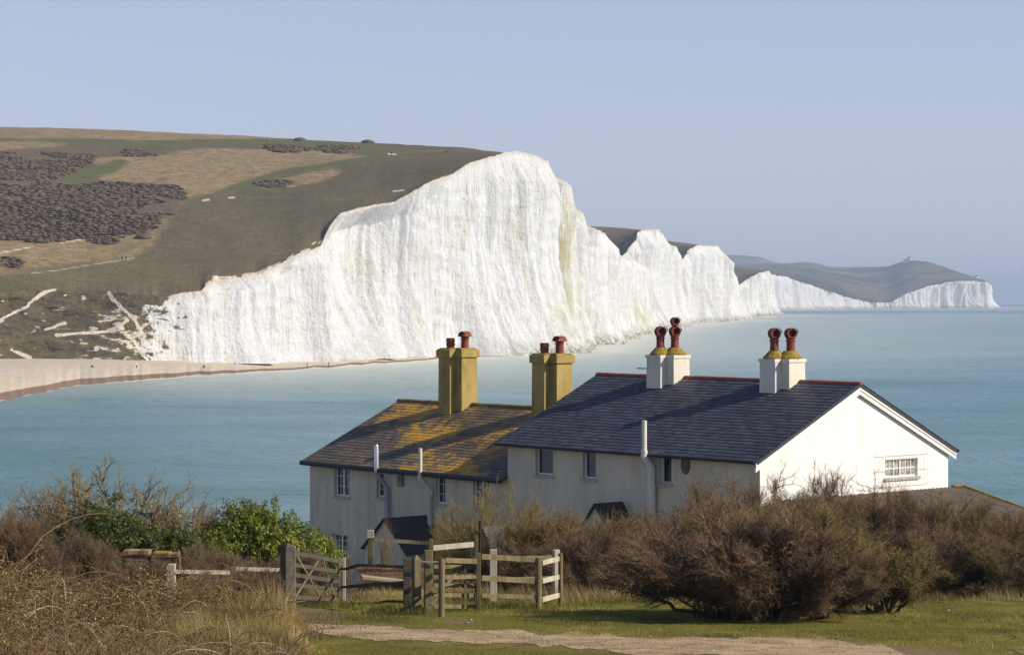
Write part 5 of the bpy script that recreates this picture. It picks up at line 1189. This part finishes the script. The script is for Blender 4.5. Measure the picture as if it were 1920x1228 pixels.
def topz(q, pytop): return H-(pytop-HY)/F*q.y
def wob(m, a, b, w, h, n=14, amp=.03, sag=.0):
    a, b = Vector(a), Vector(b); ps = []
    for i in range(n+1):
        t = i/n; ps.append(a.lerp(b, t)+Vector((0, 0, -sag*math.sin(t*math.pi)+(float(vnoise(t*4+a.z*13, a.x))-.5)*amp*2)))
    rs = [w*(.75+.5*float(vnoise(i*.5+a.x*7, 3+a.z))) for i in range(n+1)]
    m.tube(ps, rs, 7); return m
def post(parent, q, top, w, mat=None, round_=False, point=False, rz=0, org=None, name='post'):
    m = MB(); z1 = topz(q, top)-q.z
    o_ = q-org
    if round_: m.tube([(o_.x, o_.y, o_.z-.25), (o_.x, o_.y, o_.z+z1-.012), (o_.x, o_.y, o_.z+z1)], [w/2, w/2, w/2*.88], 14)
    else:
        c, s = math.cos(rz), math.sin(rz); pl_ = [(o_.x+c*a-s*b, o_.y+s*a+c*b) for a, b in ((-w/2, -w/2), (w/2, -w/2), (w/2, w/2), (-w/2, w/2))]
        m.prism(pl_, o_.z-.25, o_.z+z1-(.09 if point else 0))
        if point: m.prism(pl_, o_.z+z1-.088, o_.z+z1, .12)
    return m.build(name, mat or WOOD, parent, round_, bevel=.008 if not round_ else 0)
# kissing-gate pen
f = base(828, 1156); g_ = base(897, 1146); i_ = base(1010, 1142); j_ = base(1051, 1136); h_ = base(925, 1112); kk = base(1043, 1120); e_ = base(803, 1138)
h_ = Vector(((925-CX)/F*51.6, 51.6, float(zg((925-CX)/F*51.6, 51.6)))); e_.y = f.y+.9; e_.x = (803-CX)/F*e_.y; e_.z = float(zg(e_.x, e_.y))
pen = empty('kissing_gate_pen', f, 0, 'square pen of weathered posts and rails round the small wooden kissing gate', 'fence'); O = f
post(pen, f, 1047, .125, round_=True, org=O); post(pen, i_, 1045, .135, round_=True, org=O); post(pen, j_, 1037, .10, round_=True, org=O)
post(pen, g_, 1036, .085, org=O); post(pen, h_, 1030, .15, PALE, org=O); post(pen, kk, 1030, .13, PALE, org=O, rz=.4)
def rail(parent, qa, pa, qb, pb, w=.045, h=.10, mat=None, d=-.06, org=None):
    a = at_(*pa, qa)-org; b = at_(*pb, qb)-org; return MB().beam(a, b, w, h).build('rail', mat or WOOD, parent, bevel=.005)
fg = Vector((g_.x, g_.y, 0))
for y1, y2 in ((1050, 1052), ): rail(pen, f, (834, y1), g_, (893, y2), .04, .10, org=O)
for ya, yb in ((1043, 1049), (1083, 1089), (1116, 1119)): rail(pen, g_, (902, ya), i_, (1004, yb), .045, .11 if ya < 1100 else .085, org=O)
for ya, yb in ((1055, 1047), (1089, 1081), (1124, 1115)): rail(pen, i_, (1016, ya), j_, (1048, yb), .05, .10, PALE, org=O)
for ya, yb in ((1047, 1044), (1086, 1083)): rail(pen, h_, (931, ya), kk, (1038, yb), .045, .08, org=O)
rail(pen, f, (834, 1083), g_, (893, 1081), .03, .07, org=O)
# the swinging gate inside it
gt = empty('kissing_gate', e_, 0, 'small wooden gate with a diagonal brace hanging inside the square pen', 'gate'); O2 = e_
gend = Vector((g_.x-.02, g_.y+.35, g_.z))
post(gt, e_, 1031, .15, WOOD, org=O2, name='hanging_post', rz=.2)
def grail(a, b, w=.035, h=.08, nm='rail', mat=None): return MB().beam(a-O2, b-O2, w, h).build(nm, mat or WOOD, gt, bevel=.004)
ga, gb = e_+Vector((.12, -.02, 0)), gend
for y1 in (1062, 1097, 1115, 1136): grail(P(812, y1, ga.y), P(890, y1+1, gb.y))
mid_ = ga.lerp(gb, .70); grail(Vector((mid_.x, mid_.y-.04, mid_.z+.06)), Vector((mid_.x, mid_.y-.04, topz(mid_, 1056))), .035, .09, 'stile')
grail(Vector((gb.x-.03, gb.y-.03, gb.z+.05)), Vector((gb.x-.03, gb.y-.03, topz(gb, 1046))), .045, .09, 'stile')
grail(P(808, 1134, ga.y)+Vector((0, -.045, 0)), P(864, 1060, mid_.y)+Vector((0, -.045, 0)), .03, .07, 'brace')
# latch strap
MB().beam(P(790, 1052, e_.y-.12)-O2, P(822, 1053, e_.y-.12)-O2, .02, .03).build('latch', STEEL, gt)
# raised back rail
b1 = Vector((P(808, 1100, 50.5).x, 50.5, float(zg(P(808, 0, 50.5).x, 50.5)))); b2 = Vector((P(893, 1100, 51).x, 51, float(zg(P(893, 0, 51).x, 51))))
br_ = empty('high_rail_fence', b1, 0, 'tall pair of posts with one pale high rail behind the kissing gate', 'fence')
post(br_, b1, 1010, .085, org=b1); post(br_, b2, 1005, .075, org=b1); rail(br_, b1, (812, 1027), b2, (890, 1020), .04, .11, PALE, org=b1); rail(br_, b1, (812, 1082), b2, (890, 1079), .04, .09, org=b1)
# cleft rail fence between the gates
c1 = base(770, 1149); c2 = base(788, 1146); c0 = base(645, 1128)
cf = empty('cleft_rail_fence', c0, 0, 'rustic fence of three wavy cleft oak rails between the field gate and the kissing gate', 'fence')
post(cf, base(652, 1127), 1036, .15, OAK, point=True, org=c0, rz=.3); post(cf, c0, 1045, .07, PALE, org=c0)
post(cf, c1+Vector((-.07, 0, 0)), 1046, .15, OAK, org=c0); post(cf, c2+Vector((-.08, 0, 0)), 1040, .15, WOOD, point=True, org=c0, rz=.5)
for (ya, yb, r_) in ((1063, 1062, .035), (1096, 1093, .035), (1129, 1128, .03)):
    m = MB(); wob(m, at_(640, ya, c0)-c0+Vector((0, -.06, 0)), at_(757, yb, c1)-c0, r_, 0, 16, .05, -.02); m.build('cleft_rail', OAK, cf, True)
# five-bar field gate
g0 = base(540, 1150); g1_ = base(637, 1128)
fgte = empty('field_gate', g0, 0, 'grey five-bar field gate with crossed braces left of the cleft rail fence', 'gate'); O3 = g0
post(fgte, g0, 1017, .22, OAK, point=True, org=O3, rz=.6, name='gate_post')
for t_ in (.11, .98):
    p_ = g0.lerp(g1_, t_); MB().beam(Vector((p_.x, p_.y, p_.z+.05))-O3, Vector((p_.x, p_.y, topz(p_, 1024 if t_ < .5 else 1046)))-O3, .05, .09).build('stile', WOOD if t_ > .5 else PALE, fgte, bevel=.005)
for ya, yb in ((1036, 1052), (1058, 1072), (1077, 1090), (1096, 1106), (1119, 1124)): MB().beam(P(549, ya, g0.lerp(g1_, .1).y)-O3, P(636, yb, g1_.y)-O3, .03, .085).build('rail', OAK, fgte, bevel=.004)
for a_, b_ in (((557, 1042), (602, 1122)), ((606, 1050), (630, 1128)), ((552, 1122), (597, 1050))):
    ta = (a_[0]-540)/97; tb = (b_[0]-540)/97; MB().beam(P(*a_, g0.lerp(g1_, ta).y-.05)-O3, P(*b_, g0.lerp(g1_, tb).y-.05)-O3, .02, .05).build('brace', WOOD, fgte)
# lone posts
def lone(name, px, pyb, pyt, w, lab, mat=None, Y=None, arm=None, cap=False):
    q = base(px, pyb) if Y is None else Vector(((px-CX)/F*Y, Y, float(zg((px-CX)/F*Y, Y))))
    e = empty(name, q, 0, lab, 'post'); post(e, q, pyt, w, mat, org=q)
    return e, q
e, q = lone('marker_post', 695, 0, 996, .12, 'wooden post with pale top block and side rail in front of the left porch', WOOD, 58)
MB().box(-.075, .075, -.075, .075, topz(q, 1008)-q.z, topz(q, 994)-q.z).build('cap', PALE, e); MB().beam(P(700, 1011, 58)-q, P(805, 1018, 60.5)-q, .06, .09).build('rail', OAK, e)
q1 = Vector(((321-CX)/F*46, 46, float(zg((321-CX)/F*46, 46)))); e = empty('rail_fence', q1, 0, 'pale post with grey rail half buried in the brambles', 'fence'); post(e, q1, 1057, .16, PALE, org=q1)
q2 = Vector(((437-CX)/F*47.5, 47.5, float(zg((437-CX)/F*47.5, 47.5)))); post(e, q2, 1063, .14, WOOD, org=q1); q3 = Vector(((528-CX)/F*48.5, 48.5, float(zg((528-CX)/F*48.5, 48.5)))); post(e, q3, 1064, .12, WOOD, org=q1)
rail(e, q1, (327, 1071), q2, (433, 1073), .05, .08, WOOD_OLD, org=q1); rail(e, q2, (441, 1066), q3, (526, 1068), .05, .08, WOOD_OLD, org=q1)
# rusty iron post with a slanting panel of chain link
q = Vector(((900-CX)/F*56, 56, float(zg((900-CX)/F*56, 56)))); e = empty('chain_link_fence', q, 0, 'dark rusty post with a slanting grey chain-link panel in front of the pale shrub', 'fence')
RUST = simple('rusty_iron', (.035, .018, .014), (.08, .04, .03), 9, .9)
MB().tube([(0, 0, -.2), (0, 0, topz(q, 976)-q.z)], .03, 8).build('post', RUST, e); MB().beam(P(902, 990, 56)-q, P(920, 1034, 56)-q, .05, .06).build('strut', RUST, e)
m = MB(); A0, A1, A2, A3 = P(903, 988, 56.02)-q, P(948, 984, 56.6)-q, P(953, 1034, 56.6)-q, P(920, 1034, 56.02)-q
bil = lambda u, v: A0.lerp(A1, u).lerp(A3.lerp(A2, u), v)
for i in range(-9, 10):
    for s in (1, -1):
        pts_ = []
        for t in np.linspace(0, 1, 8):
            u = (i/9+t) if s == 1 else (i/9+1-t)
            if 0 <= u <= 1: pts_.append(bil(u, float(t)))
        if len(pts_) > 1: m.tube(pts_, .006, 4, cap=False)
m.build('mesh', simple('galvanised_wire', (.24, .24, .22), (.38, .38, .35)), e)
# brickwork
k = M('old_brick', .9, .1); bt = k.n.new('ShaderNodeTexBrick'); mp = k.n.new('ShaderNodeMapping'); mp.inputs['Rotation'].default_value = (math.pi/2, 0, 0); k.l.new(k.tc.outputs['Object'], mp.inputs[0]); k.l.new(mp.outputs[0], bt.inputs[0])
bt.inputs['Scale'].default_value = 1; bt.inputs['Brick Width'].default_value = .225; bt.inputs['Row Height'].default_value = .075; bt.inputs['Mortar Size'].default_value = .008
bt.inputs['Color1'].default_value = (.13, .065, .038, 1); bt.inputs['Color2'].default_value = (.22, .13, .075, 1); bt.inputs['Mortar'].default_value = (.24, .21, .16, 1)
k.col(k.mix(k.math('MULTIPLY', k.fr(k.noise(4, 6), .45, .7), .5), bt.outputs[0], (.12, .10, .06))); BRICK = k.m
def brickrow(m, p, d, n, w=.1, h=.07, L=.2, a=.5):
    for i in range(n):
        c_ = p+d*(i*(w+.008)); m.box(c_.x-w/2, c_.x+w/2, c_.y-L/2, c_.y+L/2, c_.z+random.uniform(-.006, .006), c_.z+h, None, random.random())
SOLD = twigmat('coping_brick', (.16, .085, .045), (.26, .16, .09), (.36, .25, .15))
q = Vector(((238-CX)/F*50, 50, float(zg((238-CX)/F*50, 50)))); e = empty('brick_pillar', q, 0, 'ruined low brick pillar with coping, left of the two old brick stubs among the ivy', 'pillar', 'old brick stubs')
zt = topz(q, 1038)-q.z; MB().box(0, .48, -.2, .2, -.2, zt).build('wall', BRICK, e); m = MB(); brickrow(m, Vector((.0, 0, zt+.003)), Vector((1, 0, 0)), 5, .1, .08, .46); m.build('coping', SOLD, e)
q = Vector(((292-CX)/F*50, 50, float(zg((292-CX)/F*50, 50)))); e = empty('brick_pillar', q, 0, 'low brick stub topped with yellow lichen, right of the two old brick stubs', 'pillar', 'old brick stubs')
zt = topz(q, 1043)-q.z; MB().box(0, .50, -.2, .2, -.2, zt).build('wall', BRICK, e); m = MB(); brickrow(m, Vector((.0, 0, zt+.003)), Vector((1, 0, 0)), 5, .1, .07, .46); m.build('coping', SOLD, e); MB().box(-.02, .3, -.22, .2, zt+.078, zt+.10).build('lichen', MOSSCAP, e)
q = Vector(((672-CX)/F*55, 55, float(zg((672-CX)/F*55, 55)))); e = empty('brick_wall', q, 0, 'low brown brick wall with sloping coping behind the cleft rail fence', 'wall')
zt = topz(q, 1066)-q.z; L_w = 1.5
MB().box(0, L_w, -.12, .12, -.4, zt).build('wall', BRICK, e); m = MB(); brickrow(m, Vector((.05, 0, zt+.003)), Vector((1, 0, 0)), 13, .1, .07, .28); m.build('coping', SOLD, e)
m = MB(); m.beam((.1, -.5, zt-.12), (1.3, -.3, zt-.28), .5, .05); m.build('slab', simple('tan_slab', (.28, .23, .15), (.40, .33, .22)), e)  # slab in a plain tan tone
# ------------------------------------------------------------------ sea haze
hz_ = bpy.data.materials.new('haze_air'); hz_.use_nodes = True; nn = hz_.node_tree.nodes
nn.remove(nn['Principled BSDF']); pv = nn.new('ShaderNodeVolumePrincipled')
pv.inputs['Color'].default_value = (.63, .79, 1, 1); pv.inputs['Density'].default_value = 1.2e-4; pv.inputs['Anisotropy'].default_value = .0
hz_.node_tree.links.new(pv.outputs[0], nn['Material Output'].inputs['Volume'])
tag(MB().box(-24000, 24000, -600, 27000, -110, 175).build('haze', hz_), kind='stuff')
